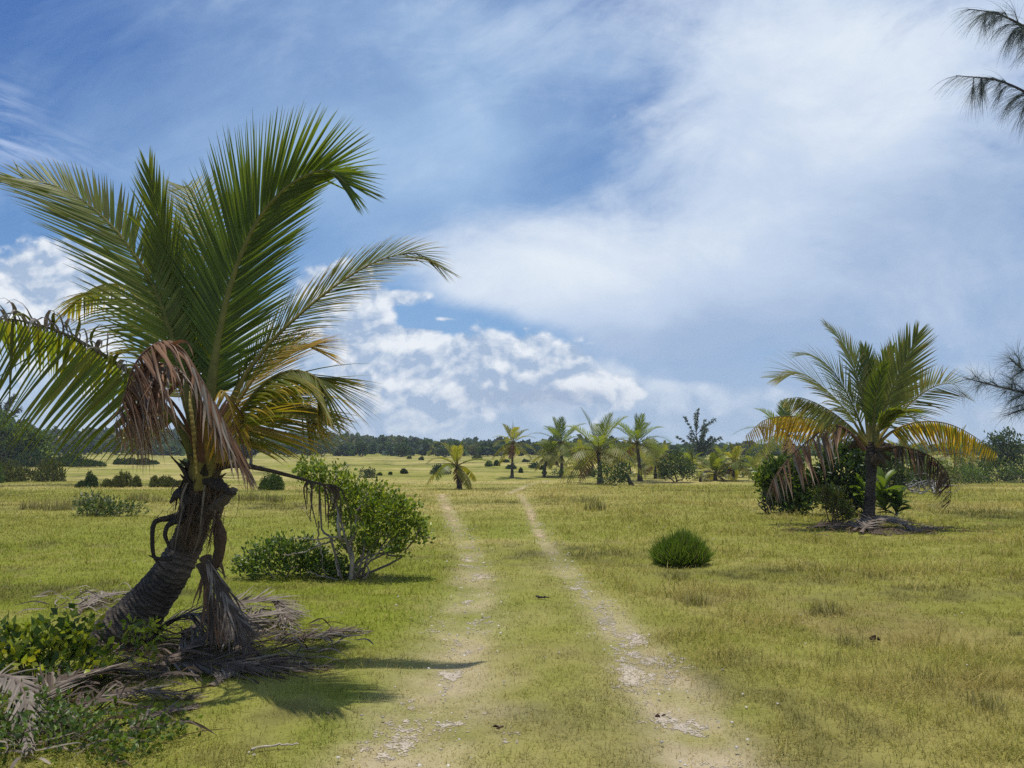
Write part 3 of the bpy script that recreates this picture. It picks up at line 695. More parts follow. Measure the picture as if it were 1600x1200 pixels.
# ---------------------------------------------------------------- the second large palm, with low shrubs round it
def second_palm():
    base = G(1357, 824); DC = base[1]
    t = thing('coconut_palm', 'coconut palm with an upright trunk, golden drooping fronds and leafy shrubs round its foot', 'palm tree', base)
    q = lambda px, py, d=0.0: P(px, py, DC + d)
    tr = [base - np.array([0, 0, .1]), q(1357, 815), q(1359, 780), q(1361, 745), q(1362, 715), q(1362, 690)]
    ringed_trunk(tr, [.20, .14, .11, .10, .12, .09], (.050, .042, .036), (.085, .07, .056), 90, 16, .06, 8).build('trunk', M['palm_bark'], t, smooth=True)
    m = MB()
    for k in range(10):
        a = rng.uniform(0, 6.28); o = q(1362, 722 - rng.uniform(0, 25)) + np.array([math.cos(a), math.sin(a), 0]) * .10
        p = spline([o, o + np.array([math.cos(a) * .14, math.sin(a) * .14, .10]), o + np.array([math.cos(a) * .34, math.sin(a) * .34, .12 - rng.uniform(0, .2)])], 8)
        mm = MB(); mm.tube(p, np.linspace(.07, .02, 8), np.array((.10, .075, .045)) * rng.uniform(.6, 1.4), 7, flat=1.8)
        mm.build('leaf_base', M['fibre'], t, smooth=True)
    A = add_frond; n = 60
    F = dict(fold=False, K=5, n=n, width=.048)
    up = (0, 0, 1)
    A(t, 31, [q(1360, 690), q(1352, 640, .1), q(1340, 590, .2), q(1320, 540, .3), q(1291, 507, .35)], (.3, -.8, .3), (.4, -.6, .6), 'pale', L=0.69, vee=10, droop=.5, ang=(55, 20), bare=.2, kind2='deep', **F)  # pale kinds on the upper fronds: their sheen is put into the leaflet colour
    A(t, 32, [q(1362, 690, .2), q(1359, 630, .35), q(1354, 570, .5), q(1350, 545, .6)], (.1, -1, .2), (.1, -.8, .5), 'green', L=0.69, vee=12, droop=.12, ang=(38, 15), bare=.2, **F)
    A(t, 33, [q(1364, 690, .3), q(1372, 630, .5), q(1382, 575, .7), q(1392, 545, .8)], (-.1, -1, .2), (-.1, -.8, .5), 'green', L=0.62, vee=12, droop=.12, ang=(38, 15), bare=.2, **F)
    A(t, 34, [q(1365, 690, -.05), q(1381, 640, -.1), q(1402, 590, -.2), q(1422, 548, -.3), q(1433, 524, -.35)], (-.25, -.9, .2), (-.3, -.8, .4), 'pale', L=0.98, vee=8, droop=.06, ang=(52, 16), bare=.16, kind2='pale', **F)
    A(t, 35, [q(1357, 690, .1), q(1334, 635, .2), q(1306, 585, .3), q(1276, 558, .35), q(1248, 553, .4)], (.3, -.4, .8), (.1, -.3, 1), 'green', L=0.92, vee=(12, -8), droop=.3, ang=(55, 25), kind2='pale', **F)
    A(t, 36, [q(1356, 690, -.1), q(1326, 645, -.2), q(1290, 608, -.3), q(1252, 583, -.4), q(1213, 590, -.5)], (.3, -.5, .7), (.1, -.4, 1), 'pale', L=1.04, vee=(20, -12), droop=.18, ang=(50, 20), kind2='pale', **F)
    A(t, 37, [q(1355, 692, -.2), q(1325, 662, -.4), q(1290, 637, -.6), q(1255, 622, -.7), q(1230, 622, -.8)], (.1, -.3, 1), (-.1, -.3, 1), 'yellow', L=0.78, vee=(-40, -58), droop=.2, ang=(76, 50), kind2='pale', **F)
    A(t, 38, [q(1354, 695, .1), q(1325, 672, .2), q(1285, 657, .3), q(1240, 650, .4), q(1197, 655, .45), q(1166, 680, .5)], (0, -.2, 1), (-.1, -.2, 1), 'gold', L=.80, vee=(-50, -66), droop=.2, ang=(82, 62), kind2='gold', **F)
    A(t, 39, [q(1352, 700, -.3), q(1326, 672, -.5), q(1300, 664, -.6), q(1268, 684, -.7), q(1236, 712, -.8), q(1210, 745, -.85), q(1198, 772, -.9)], (-.1, -.3, 1), (-.8, -.2, .4), 'brown', L=0.94, vee=(-52, -52), droop=.3, ang=(78, 40), keep=.5, kind2='grey', curl=.1, label='grey brown dead frond drooping over the shrubs', **F)
    A(t, 41, [q(1366, 692, .1), q(1392, 660, .1), q(1424, 628, .05), q(1456, 605, 0), q(1490, 600, -.05), q(1512, 622, -.1)], (-.3, -.4, .8), (.2, -.3, 1), 'yellow', L=0.85, vee=(-58, 25), droop=.15, ang=(60, 34), kind2='green', **F)
    A(t, 42, [q(1367, 695, -.2), q(1395, 672, -.4), q(1432, 659, -.55), q(1475, 660, -.7), q(1515, 677, -.8), q(1558, 708, -.9)], (0, -.3, 1), (.3, -.3, 1), 'gold', L=0.83, vee=(-66, -50), droop=.2, ang=(82, 62), kind2='yellow', **F)
    A(t, 43, [q(1367, 700, -.1), q(1395, 696, -.3), q(1430, 702, -.5), q(1460, 716, -.6), q(1480, 738, -.7), q(1486, 766, -.75), q(1485, 786, -.75)], (0, -.2, 1), (.8, -.2, .3), 'dark', L=0.72, vee=(-62, -62), droop=.3, ang=(82, 40), kind2='brown', label='brown dead frond hanging straight down at its end', **F)
    A(t, 47, [q(1366, 692, -.25), q(1380, 655, -.5), q(1405, 640, -.8), q(1432, 655, -1.0)], (-.2, -.2, 1), (.6, -.3, .8), 'deep', L=0.69, vee=(-20, -20), droop=.3, ang=(55, 25), kind2='yellow', **F)
    A(t, 49, [q(1363, 690, -.1), q(1366, 640, -.2), q(1372, 600, -.35), q(1384, 570, -.5)], (-.1, .9, .2), (-.1, .8, .5), 'deep', L=0.45, vee=14, droop=.1, ang=(50, 20), bare=.2, **F)
second_palm()

# ---------------------------------------------------------------- smaller palms farther off: a few kinds, then copies
def make_palm(h, fl, nf, seed, lean=(0, 0), tr=.13, kinds=('green', 'pale', 'yellow'), dead=2, wid=.09, nl=26, low=-25, bend=1.0):
    g = np.random.default_rng(seed)
    t = thing('coconut_palm', 'palm', 'palm tree', (0, 0, 0))
    top = np.array([lean[0], lean[1], h]); pts = [np.array([0, 0, -.15]), np.array([lean[0] * .15, lean[1] * .15, h * .3]), np.array([lean[0] * .5, lean[1] * .5, h * .65]), top]
    ringed_trunk(pts, [tr * 1.6, tr, tr * .8, tr * .9], (.07, .058, .05), (.12, .10, .085), 26, 9, .12, seed).build('trunk', M['palm_bark'], t, smooth=True)
    for k in range(nf + dead):
        isd = k >= nf
        f = k / max(nf - 1, 1); az = k * 2.39996 + g.normal(0, .2)
        el = math.radians(84 + (low - 84) * f ** .62 + g.normal(0, 5)) if not isd else math.radians(-35 + g.normal(0, 10))
        L = fl * 1.22 * (g.uniform(.85, 1.1)) * (.75 + .3 * min(1, f * 2)) * (1 if not isd else .75)
        p = [top.copy()]; d = np.array([math.cos(az) * math.cos(el), math.sin(az) * math.cos(el), math.sin(el)])
        for j in range(6):
            p.append(p[-1] + d * L / 6); d = unit(d + np.array([0, 0, -1.]) * bend * (.06 + .055 * j) * (math.cos(el) * .8 + .35))
        o = np.array([math.cos(az), math.sin(az), 0])
        kd = 'brown' if isd else (kinds[0] if f < .5 else kinds[1] if f < .8 else kinds[2])
        m, r = frond_mesh(p, -o * .9 + np.array([0, 0, .5]) if el > 1 else np.array([0, 0, 1.]) - o * .1, np.array([0, 0, 1.]) + o * .5, kd, L=fl * .33, n=nl, width=wid, vee=-35 if f > .5 else 10, droop=.25 if not isd else .6, ang=(60, 28) if f < .5 else (76, 40), bare=.14, fold=False, K=3, seed=seed * 50 + k, r0=.03)
        m.v += r.v; m.c += r.c; m.f += [(a + m.n, b) for a, b in r.f]; m.n += r.n
        m.build('dead_frond' if isd else 'frond', M['dry' if isd else 'frond'], t)
    return t
KINDS = {
    'slender': make_palm(3.2, 2.0, 15, 11, (.10, 0), .12, ('pale', 'pale', 'yellow'), 1, .10, low=-30),
    'tall':    make_palm(2.9, 2.6, 18, 12, (.15, .1), .15, ('deep', 'green', 'pale'), 1, .09, low=-20),
    'broad':   make_palm(2.3, 3.0, 19, 13, (-.12, 0), .17, ('green', 'pale', 'yellow'), 1, .10, low=-22, bend=1.1),
    'leaning': make_palm(2.0, 1.7, 13, 14, (.55, .1), .11, ('green', 'pale', 'yellow'), 1, .09, low=-25),
    'short':   make_palm(1.3, 1.6, 11, 15, (-.16, 0), .12, ('pale', 'green', 'yellow'), 1, .09, low=-15, bend=1.3),
    'bushy':   make_palm(.5, 1.9, 15, 16, (.05, 0), .15, ('green', 'pale', 'yellow'), 1, .10, low=-5, bend=1.1),
}
used_kind = set()
def put_palm(kind, px, base_py, top_py, label, rot=0.0, full=1.0, group='palms scattered over the grassland'):
    """stands a palm where the photograph shows its foot, scaled to its height there"""
    b = G(px, base_py); hh = (base_py - top_py) / FPX * b[1]
    src = KINDS[kind]
    if kind in used_kind: o = copy_tree(src)
    else: o = src; used_kind.add(kind)
    tops = {'slender': 4.55, 'tall': 4.5, 'broad': 4.3, 'leaning': 3.4, 'short': 2.45, 'bushy': 2.2}[kind]
    s = hh / tops * full
    o.location = (b[0], b[1], b[2]); o.scale = (s, s, s); o.rotation_euler = (0, 0, rot)
    o['label'] = label; o['group'] = group
    return o
put_palm('short', 718, 765, 694, 'stunted palm with an arching dead frond where the two wheel ruts end', .3)
put_palm('slender', 800, 747, 668, 'solitary slender palm with orange lower fronds on open grass', 0)
put_palm('leaning', 850, 746, 684, 'small palm leaning on a slanting trunk beside the tall dark green palm', 3.4 - math.pi)
put_palm('tall', 878, 746, 664, 'tall dark green palm next to the small leaning palm', 1.1)
put_palm('slender', 908, 743, 692, 'small orange tinged palm standing behind the gap in the palm row', 2.2)
put_palm('leaning', 927, 738, 697, 'thin trunked palm glimpsed far behind the orange tinged palm', 2.9)
put_palm('broad', 938, 757, 660, 'broad crowned palm with old stumps and a bush at its foot', .4)
put_palm('tall', 1000, 752, 661, 'tall palm with a swept crown closing the row of palms', 2.6)
put_palm('broad', 1024, 748, 697, 'low palm in shade between the swept palm and the dark rounded shrub', 1.9)
put_palm('slender', 1040, 738, 694, 'far palm whose crown shows above the dark rounded shrub', 4.0)
put_palm('bushy', 1080, 733, 700, 'far bushy palm in front of the feathery tree', .7)
put_palm('bushy', 1118, 751, 706, 'squat palm of the clump beside the bent dead stalk', 1.5)
put_palm('short', 1145, 751, 699, 'yellowish squat palm on the outer side of the clump beside the bent stalk', 2.5)
put_palm('bushy', 1178, 735, 706, 'small far palm seen past the tip of the yellow hanging frond', 3.1)
put_palm('tall', 1226, 752, 660, 'palm half hidden behind the stemmed shrub under the dead frond', 5.1, 1.2)
put_palm('short', 1412, 757, 688, 'yellowing small palm behind the grey deadwood', .9)
put_palm('broad', 1493, 742, 680, 'palm with dark drooping fronds behind the low hedge', 3.7)
put_palm('bushy', 1000, 722, 700, 'tiny far palm seen under the swept crown of the row', 4.4)
put_palm('bushy', 1062, 727, 704, 'tiny far palm just short of the feathery tree', 5.4)

put_palm('slender', 985, 741, 690, 'thin palm between the broad crowned palm and the tall swept palm', 1.2)
put_palm('bushy', 905, 733, 704, 'low green palm under the orange tinged palm', 2.0)
put_palm('broad', 1128, 738, 700, 'palm crown peeping over the squat palm clump', 2.9)
put_palm('bushy', 1025, 730, 704, 'far palm tuft at the dark rounded shrub edge', 3.3)
put_palm('slender', 1196, 733, 697, 'far slim palm beside the thin two stemmed shrub', .5)
put_palm('bushy', 1445, 748, 706, 'palm tuft above the bleached dead branches', 5.9)
put_palm('leaning', 965, 744, 694, 'slanting palm crowding behind the broad crowned palm', 1.0)
# ---------------------------------------------------------------- shrubs, trees and ground plants
LEAFC = {'fresh': (.115, .170, .018), 'mid': (.062, .105, .018), 'dark': (.034, .062, .014), 'olive': (.095, .105, .022), 'grey': (.10, .12, .06), 'lime': (.27, .31, .03), 'blue': (.05, .085, .04)}
def leaf_cloud(m, pts, n, size, kind, spread, up=.35, seed=0, var=.45, aspect=.5, kind2=None, share2=.2, outward=None):
    """n leaves (bent lozenges) round random picks of pts"""
    g = np.random.default_rng(seed + 900); pts = np.asarray(pts, float)
    c = pts[g.integers(0, len(pts), n)] + g.normal(0, 1, (n, 3)) * spread
    d = unit(g.normal(0, 1, (n, 3)) + np.array([0, 0, up])); 
    if outward is not None: d = unit(d + unit(c - outward) * .9)
    s = unit(np.cross(d, g.normal(0, 1, (n, 3)))); nn = np.cross(d, s)
    L = (size * g.uniform(.6, 1.3, n))[:, None]; W = L * aspect * .5
    A_ = c; B_ = c + d * L * .45 + nn * L * .06; E_ = c + d * L - nn * L * .10
    v = np.stack([A_, B_ + s * W, E_, B_ - s * W, B_ - nn * W * .35], 1).reshape(-1, 3)
    b = (np.arange(n) * 5)[:, None]
    col_ = np.array(LEAFC[kind]) * g.uniform(1 - var, 1 + var, (n, 1)) * np.where(g.uniform(0, 1, (n, 1)) < .12, np.array([1.7, 1.4, 1.0]), 1.0)
    if kind2: col_ = np.where(g.uniform(0, 1, (n, 1)) < share2, np.array(LEAFC[kind2]) * g.uniform(.6, 1.4, (n, 1)), col_)
    m.add(v, np.vstack([np.hstack([b, b + 1, b + 4]), np.hstack([b + 1, b + 2, b + 4]), np.hstack([b + 2, b + 3, b + 4]), np.hstack([b + 3, b, b + 4])]), np.repeat(col_, 5, 0))
def branch(m, a, b, r0, r1, c, g, bendy=.12, n=9, seg=6):
    a, b = np.asarray(a, float), np.asarray(b, float); l = np.linalg.norm(b - a)
    p = spline([a, a + (b - a) * .35 + g.normal(0, bendy * l, 3), a + (b - a) * .7 + g.normal(0, bendy * l, 3), b], n)
    m.tube(p, np.linspace(r0, r1, n), np.array(c) * g.uniform(.75, 1.25), seg, wob=.06); return p
def shrub(name, label, cat, base, lobes, n, size, kind, seed, stems=4, stem_c=(.14, .115, .09), spread=.06, stem_r=.02, group=None, kind2=None, share2=.2, aspect=.5, mat='leaf', per=26, shell=.45, stem_name='stem', crown_name='foliage', up=.35):
    """lobes: list of (dx, dy, dz, rx, ry, rz) ellipsoids relative to the foot"""
    g = np.random.default_rng(seed); base = np.asarray(base, float)
    t = thing(name, label, cat, base, group)
    tips = []; sm = MB()
    vol = np.array([l[3] * l[4] * l[5] for l in lobes]) ** .67; tot = vol.sum()
    for l, w in zip(lobes, vol):
        k = max(3, int(per * len(lobes) * w / tot)); c = base + np.array(l[:3])
        u = unit(g.normal(0, 1, (k, 3))) * (g.uniform(shell, 1.05, (k, 1)) ** .8); p = c + u * np.array(l[3:])
        p = p[p[:, 2] > terrain(p[:, 0], p[:, 1]) + .02] if len(p) else p
        tips.append(p)
        if len(p) and stems:
            hub = c - np.array([0, 0, l[5] * .35]); hub[2] = max(hub[2], base[2] + .05)
            for s_ in range(max(1, stems // len(lobes))):
                q = branch(sm, base + np.array([g.normal(0, .05), g.normal(0, .05), -.05]), hub + g.normal(0, .12, 3) * np.array(l[3:]), stem_r, stem_r * .55, stem_c, g)
                for e in p[g.integers(0, len(p), min(7, len(p)))]: branch(sm, q[-1], e, stem_r * .45, stem_r * .12, stem_c, g, .1, 6, 4)
    tips = np.vstack(tips); m = MB()
    leaf_cloud(m, tips, n, size, kind, spread, up, seed, kind2=kind2, share2=share2, aspect=aspect, outward=base)
    m.build(crown_name, M[mat], t)
    if sm.n: sm.build(stem_name, M['bark'], t, smooth=True)
    return t
def heath(name, label, cat, base, rx, ry, rz, n, kind, seed, length=.16, width=.006, group=None, twigs=True, mat='soft', lobes=None):
    """fine leaved bush: thousands of short upright shoots over a rounded body"""
    g = np.random.default_rng(seed); base = np.asarray(base, float)
    t = thing(name, label, cat, base, group)
    L = lobes or [(g.uniform(-.4, .4) * rx, g.uniform(-.3, .3) * ry, 0, rx * g.uniform(.45, .75), ry * g.uniform(.45, .7), rz * g.uniform(.6, 1.1)) for _ in range(4)]
    m = MB()
    for (lx, ly, lz, ax, ay, az) in L:
        k = n // len(L); th = g.uniform(0, 6.283, k); ph = np.arccos(g.uniform(-.05, 1, k)); r = g.uniform(.35, 1, k) ** .5
        bump = .70 + .60 * fbm(th * 2.2, ph * 3.0, 4, seed, .6)
        u = np.stack([np.cos(th) * np.sin(ph), np.sin(th) * np.sin(ph), np.cos(ph)], 1)
        c = base + np.array([lx, ly, lz]) + u * (r * bump)[:, None] * np.array([ax, ay, az])
        c[:, 2] = np.maximum(c[:, 2], terrain(c[:, 0], c[:, 1]) + .01)
        d = unit(u * .6 + np.array([0, 0, .9]) + g.normal(0, .28, (k, 3))); s = unit(np.cross(d, g.normal(0, 1, (k, 3))))
        ln = (length * g.uniform(.5, 1.2, k))[:, None]; bendv = g.normal(0, .12, (k, 3)) * ln
        C = np.stack([c, c + d * ln * .5 + bendv * .3, c + d * ln + bendv], 1); W = np.array([.7, 1.0, .15])[None, :, None] * width * g.uniform(.6, 1.4, (k, 1, 1))
        cc = np.array(LEAFC[kind]) * g.uniform(.55, 1.45, (k, 1)); dry = g.uniform(0, 1, (k, 1)) < .05
        cc = np.where(dry, np.array([.16, .12, .07]), cc)
        m.strips(C - s[:, None] * W, C + s[:, None] * W, np.stack([cc * .8, cc, cc * 1.15], 1))
    m.build('foliage', M[mat], t)
    if twigs:
        sm = MB()
        for k in range(14):
            a = g.uniform(0, 6.28); e = base + np.array([math.cos(a) * rx * .7, math.sin(a) * ry * .7, rz * g.uniform(.5, .9)])
            branch(sm, base + np.array([0, 0, -.03]), e, .012, .004, (.17, .14, .11), g, .06, 6, 4)
        sm.build('stem', M['bark'], t, smooth=True)
    return t
# ---------------------------------------------------------------- near shrubs
def bush_tree():
    b = G(548, 905); D = b[1]
    t = shrub('shrub', 'leafy many stemmed shrub with pale crooked branches beside the rutted track', 'shrub', b,
              [(.36, 0, .86, .34, .4, .24), (.62, .05, .74, .26, .3, .20), (.12, .1, .96, .30, .3, .24), (-.18, .05, 1.12, .26, .3, .20), (-.42, .05, 1.26, .22, .25, .17), (-.64, .1, 1.34, .15, .15, .10), (.84, -.05, .62, .14, .2, .16), (.34, -.1, .58, .34, .3, .14), (-.15, .25, .72, .22, .25, .16), (.05, .2, .40, .30, .3, .14), (.60, 0, .44, .18, .2, .12)],
              6400, .056, 'fresh', 201, stems=10, stem_c=(.20, .17, .14), spread=.05, stem_r=.017, kind2='lime', share2=.22, aspect=.55, per=30, shell=.35)
    g = np.random.default_rng(77)
    q = lambda px, py, d=0.: P(px, py, D + d)
    for pts, r in (([(548, 905), (550, 872), (545, 850), (530, 838), (528, 800), (514, 772), (500, 757)], .03), ([(545, 852), (556, 830), (558, 800), (575, 770)], .022), ([(530, 838), (500, 842), (458, 841)], .012),
                   ([(535, 838), (505, 850), (470, 864), (440, 868)], .013), ([(498, 815), (497, 835), (502, 862), (505, 890), (512, 905)], .012), ([(528, 905), (510, 902), (480, 893)], .014),
                   ([(514, 772), (525, 745), (548, 725)], .010), ([(548, 890), (580, 872), (605, 850), (622, 838)], .012), ([(530, 900), (524, 870), (540, 845)], .011), ([(486, 815), (478, 800), (470, 790)], .006)):
        m = MB(); p = spline([q(a, c, -.12 + .05 * g.normal()) for a, c in pts], 22); p[1:-1] += g.normal(0, .006, (20, 3))
        m.tube(p, np.linspace(r, r * .45, 22), np.array((.30, .26, .21)) * g.uniform(.8, 1.15), 7, wob=.08)
        m.build('branch', M['bark'], t, smooth=True)
bush_tree()
shrub('shrub', 'low sprawling shrub with dull leaves lying under the pale bare branches', 'shrub', G(450, 903),
      [(-.42, 0, .16, .22, .3, .12), (-.20, 0, .36, .26, .3, .11), (.10, 0, .16, .30, .3, .10), (.10, .1, .32, .20, .3, .10), (.42, .05, .18, .26, .3, .12), (.62, .05, .12, .2, .25, .1)], 3300, .055, 'mid', 202, stems=8, stem_c=(.24, .2, .165), spread=.05, stem_r=.012, kind2='fresh', share2=.35, aspect=.55, per=22)
def rosette(name, label, cat, base, n, L, W, kind, seed, el=(35, 85), mat='leaf', stem_h=.1):
    """few broad paddle leaves on a short stem"""
    g = np.random.default_rng(seed); base = np.asarray(base, float); t = thing(name, label, cat, base)
    sm = MB(); branch(sm, base - np.array([0, 0, .03]), base + np.array([0, 0, stem_h]), .012, .008, (.12, .13, .05), g, .05, 6, 6); sm.build('stem', M['bark'], t, smooth=True)
    for k in range(n):
        az = k * 2.4 + g.normal(0, .3); e = R(g.uniform(*el)); l = L * g.uniform(.7, 1.15); h = stem_h * g.uniform(.3, 1)
        d = np.array([math.cos(az) * math.cos(e), math.sin(az) * math.cos(e), math.sin(e)]); o = base + np.array([0, 0, h]); pts = [o]
        for j in range(7): pts.append(pts[-1] + d * l / 7); d = unit(d + np.array([0, 0, -.10]) + np.array([math.cos(az), math.sin(az), 0]) * .05)
        C = np.array(pts)[None]; tt = unit(np.gradient(C[0], axis=0)); s = unit(np.cross(tt, np.array([0, 0, 1.]) + g.normal(0, .2, 3))); nn = np.cross(s, tt)
        w = np.interp(np.linspace(0, 1, 8), [0, .15, .5, .8, 1], [.12, .35, 1, .75, .03]) * W * .5
        c = np.array(LEAFC[kind]) * g.uniform(.75, 1.3)
        m = MB(); m.folded(C - (s * w[:, None])[None] + (nn * w[:, None] * .35)[None], C, C + (s * w[:, None])[None] + (nn * w[:, None] * .35)[None], np.broadcast_to(c, (1, 8, 3)))
        m.build('leaf', M[mat], t, smooth=True)
    return t
rosette('seedling', 'small upright seedling with broad leaves at the edge of the leafy shrub', 'plant', G(605, 872), 7, .17, .055, 'fresh', 5, stem_h=.12)
# leafy plant spreading from the corner, in front of the palm foot
shrub('leafy_plant', 'yellow green leafy plant spreading by the foot of the leaning palm', 'plant', G(55, 1075),
      [(-.10, .0, .27, .26, .25, .09), (.20, .05, .31, .18, .2, .09), (-.40, .0, .22, .2, .2, .09), (.05, -.1, .14, .35, .25, .09), (.38, .05, .16, .16, .18, .08)],
      1150, .066, 'lime', 203, stems=8, stem_c=(.22, .19, .15), spread=.05, stem_r=.008, kind2='mid', share2=.4, aspect=.7, per=30)
def sprig():
    b = G(235, 1058); t = thing('leafy_sprig', 'leafy twig of yellow green leaves held up before the palm trunk', 'plant', b); g = np.random.default_rng(9); m, sm = MB(), MB(); D = b[1]
    for pts in ([(235, 1058), (205, 1030), (170, 1022), (110, 1032)], [(205, 1030), (215, 1005), (222, 985)], [(215, 1008), (205, 990), (200, 975)], [(222, 985), (232, 978), (240, 985)], [(235, 1058), (232, 1035), (240, 1005)]):
        p = spline([P(a, c, D) for a, c in pts], 12); sm.tube(p, np.linspace(.006, .002, 12), (.24, .2, .16), 5)
        leaf_cloud(m, p[5:], 34, .05, 'lime', .03, .4, len(pts) + int(pts[0][0]), aspect=.65, kind2='fresh', share2=.3)
    m.build('foliage', M['leaf'], t); sm.build('stem', M['bark'], t, smooth=True)
sprig()
shrub('creeping_plant', 'dark small leaved creeper in the shade at the corner of the grass', 'plant', G(95, 1190),
      [(-.1, .1, .05, .45, .3, .10), (.25, .2, .04, .3, .3, .08), (-.35, .3, .08, .3, .3, .12)], 2000, .035, 'mid', 204, stems=6, stem_c=(.15, .12, .1), spread=.05, stem_r=.005, kind2='fresh', share2=.3, aspect=.65, per=40)

# ---------------------------------------------------------------- fallen fronds and litter
def fallen(label, pts, kind, seed, L=.42, n=60, width=.024, lift=.05, kind2='grey', keep=.8, group='dead fronds lying about the foot of the leaning palm', vee=0, ang=(40, 18)):
    g3 = []
    for k, (px, py) in enumerate(pts):
        b = G(px, py); b[2] += lift * (.4 + 1.2 * math.sin(math.pi * k / (len(pts) - 1))); g3.append(b)
    t = thing('fallen_frond', label, 'dead frond', ground(*np.mean(g3, 0)[:2]), group)
    m, r = frond_mesh(g3, (0, -.2, 1), (0, -.2, 1), kind, L=L, n=n, width=width, vee=vee, droop=.07, ang=ang, bare=.1, r0=.02, keep=keep, curl=.16, seed=seed, kind2=kind2, rag=.35)
    for v in m.v: v[:, 2] = np.maximum(v[:, 2], terrain(v[:, 0], v[:, 1]) + .008 + .012 * hash2(np.arange(len(v)), np.arange(len(v)), seed))
    m.build('leaflets', M['dry'], t); r.build('rachis', M['stalk'], t, smooth=True); return t
fallen('grey fallen frond sweeping out from the palm foot towards the track', [(250, 1048), (320, 1022), (400, 985), (466, 962)], 'grey', 1, .55, 80, lift=.10)
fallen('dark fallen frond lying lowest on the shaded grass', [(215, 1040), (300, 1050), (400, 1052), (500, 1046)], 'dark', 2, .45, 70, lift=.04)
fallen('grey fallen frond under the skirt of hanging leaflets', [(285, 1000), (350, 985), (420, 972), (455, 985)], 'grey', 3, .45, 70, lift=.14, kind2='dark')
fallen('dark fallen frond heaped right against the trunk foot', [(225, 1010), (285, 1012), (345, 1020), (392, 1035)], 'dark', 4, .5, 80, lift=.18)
fallen('pale bleached fallen frond on sunlit grass behind the trunk', [(118, 962), (145, 948), (175, 938), (212, 934)], 'grey', 5, .34, 40, lift=.05, kind2=None)
fallen('thin fallen frond trailing towards the rutted track', [(440, 1005), (490, 1000), (540, 992), (572, 990)], 'dark', 6, .26, 40, lift=.03)
fallen('fallen frond tangled below the yellow green leafy plant', [(20, 1150), (80, 1110), (150, 1080), (225, 1062)], 'dark', 7, .5, 70, lift=.10)
fallen('pale curled fallen frond at the very corner of the grass', [(-60, 1140), (-10, 1120), (30, 1140), (42, 1190)], 'grey', 8, .24, 44, .03, lift=.16, kind2=None, vee=-30)
fallen('grey fallen frond lying across the creeper', [(60, 1170), (120, 1125), (200, 1100), (300, 1092)], 'dark', 9, .34, 44, lift=.05)
fallen('small grey fallen frond on the edge of the palm shade', [(330, 1075), (370, 1055), (420, 1050), (470, 1040)], 'grey', 10, .26, 40, lift=.03)
fallen('dry frond scrap beside the shaded creeper', [(190, 1160), (240, 1128), (300, 1110)], 'dark', 11, .22, 30, lift=.03)
def stick(label, pts, r, c, seed):
    g = np.random.default_rng(seed); w = [G(*p) + np.array([0, 0, r * 1.2 + .012]) for p in pts]; m = MB(); p = spline(w, 14); p[1:-1] += g.normal(0, r * .5, (12, 3)); m.tube(p, np.linspace(r, r * .5, 14), c, 6, wob=.1)
    o = m.build('stick', M['bark'], None, w[0], smooth=True); tag(o, label, 'stick', 'sticks on the ground'); return o
stick('pale thin stick on the grass near the lower edge of the view', [(392, 1181), (425, 1174), (466, 1171)], .008, (.42, .36, .29), 1)
stick('dark stick lying in the palm shade beside the creeper', [(130, 1172), (165, 1185), (205, 1205)], .010, (.10, .07, .05), 2)
stick('short dark twig on the grass between the two ruts', [(838, 936), (850, 938), (858, 939)], .012, (.05, .04, .035), 3)
stick('curved pale strip of dry leaf beside the heaped fronds', [(150, 1100), (200, 1092), (228, 1093)], .007, (.30, .26, .21), 4)
for k, (px, py, s, lab) in enumerate(((1363, 1003, .04, 'torn reddish brown husk on the rough grass'), (782, 1143, .016, 'small dark husk between the ruts close to the camera'), (1031, 1124, .014, 'small black husk beside the sandy rut'))):
    g = np.random.default_rng(300 + k); b = G(px, py); m = MB()
    for j in range(7):
        o = b + np.append(g.normal(0, s * .5, 2), .015); e = o + np.append(g.normal(0, s, 2), abs(g.normal(0, s * .4)))
        m.tube(spline([o, (o + e) / 2 + np.array([0, 0, s * .3]), e], 7), np.array([.2, .7, 1, 1, .9, .5, .1]) * s * .22, np.array((.10, .06, .04)) * g.uniform(.3, 1.5), 6, flat=2.0)
    tag(m.build('coconut_husk', M['fibre'], None, b, smooth=True), lab, 'husk', 'husks on the grass')
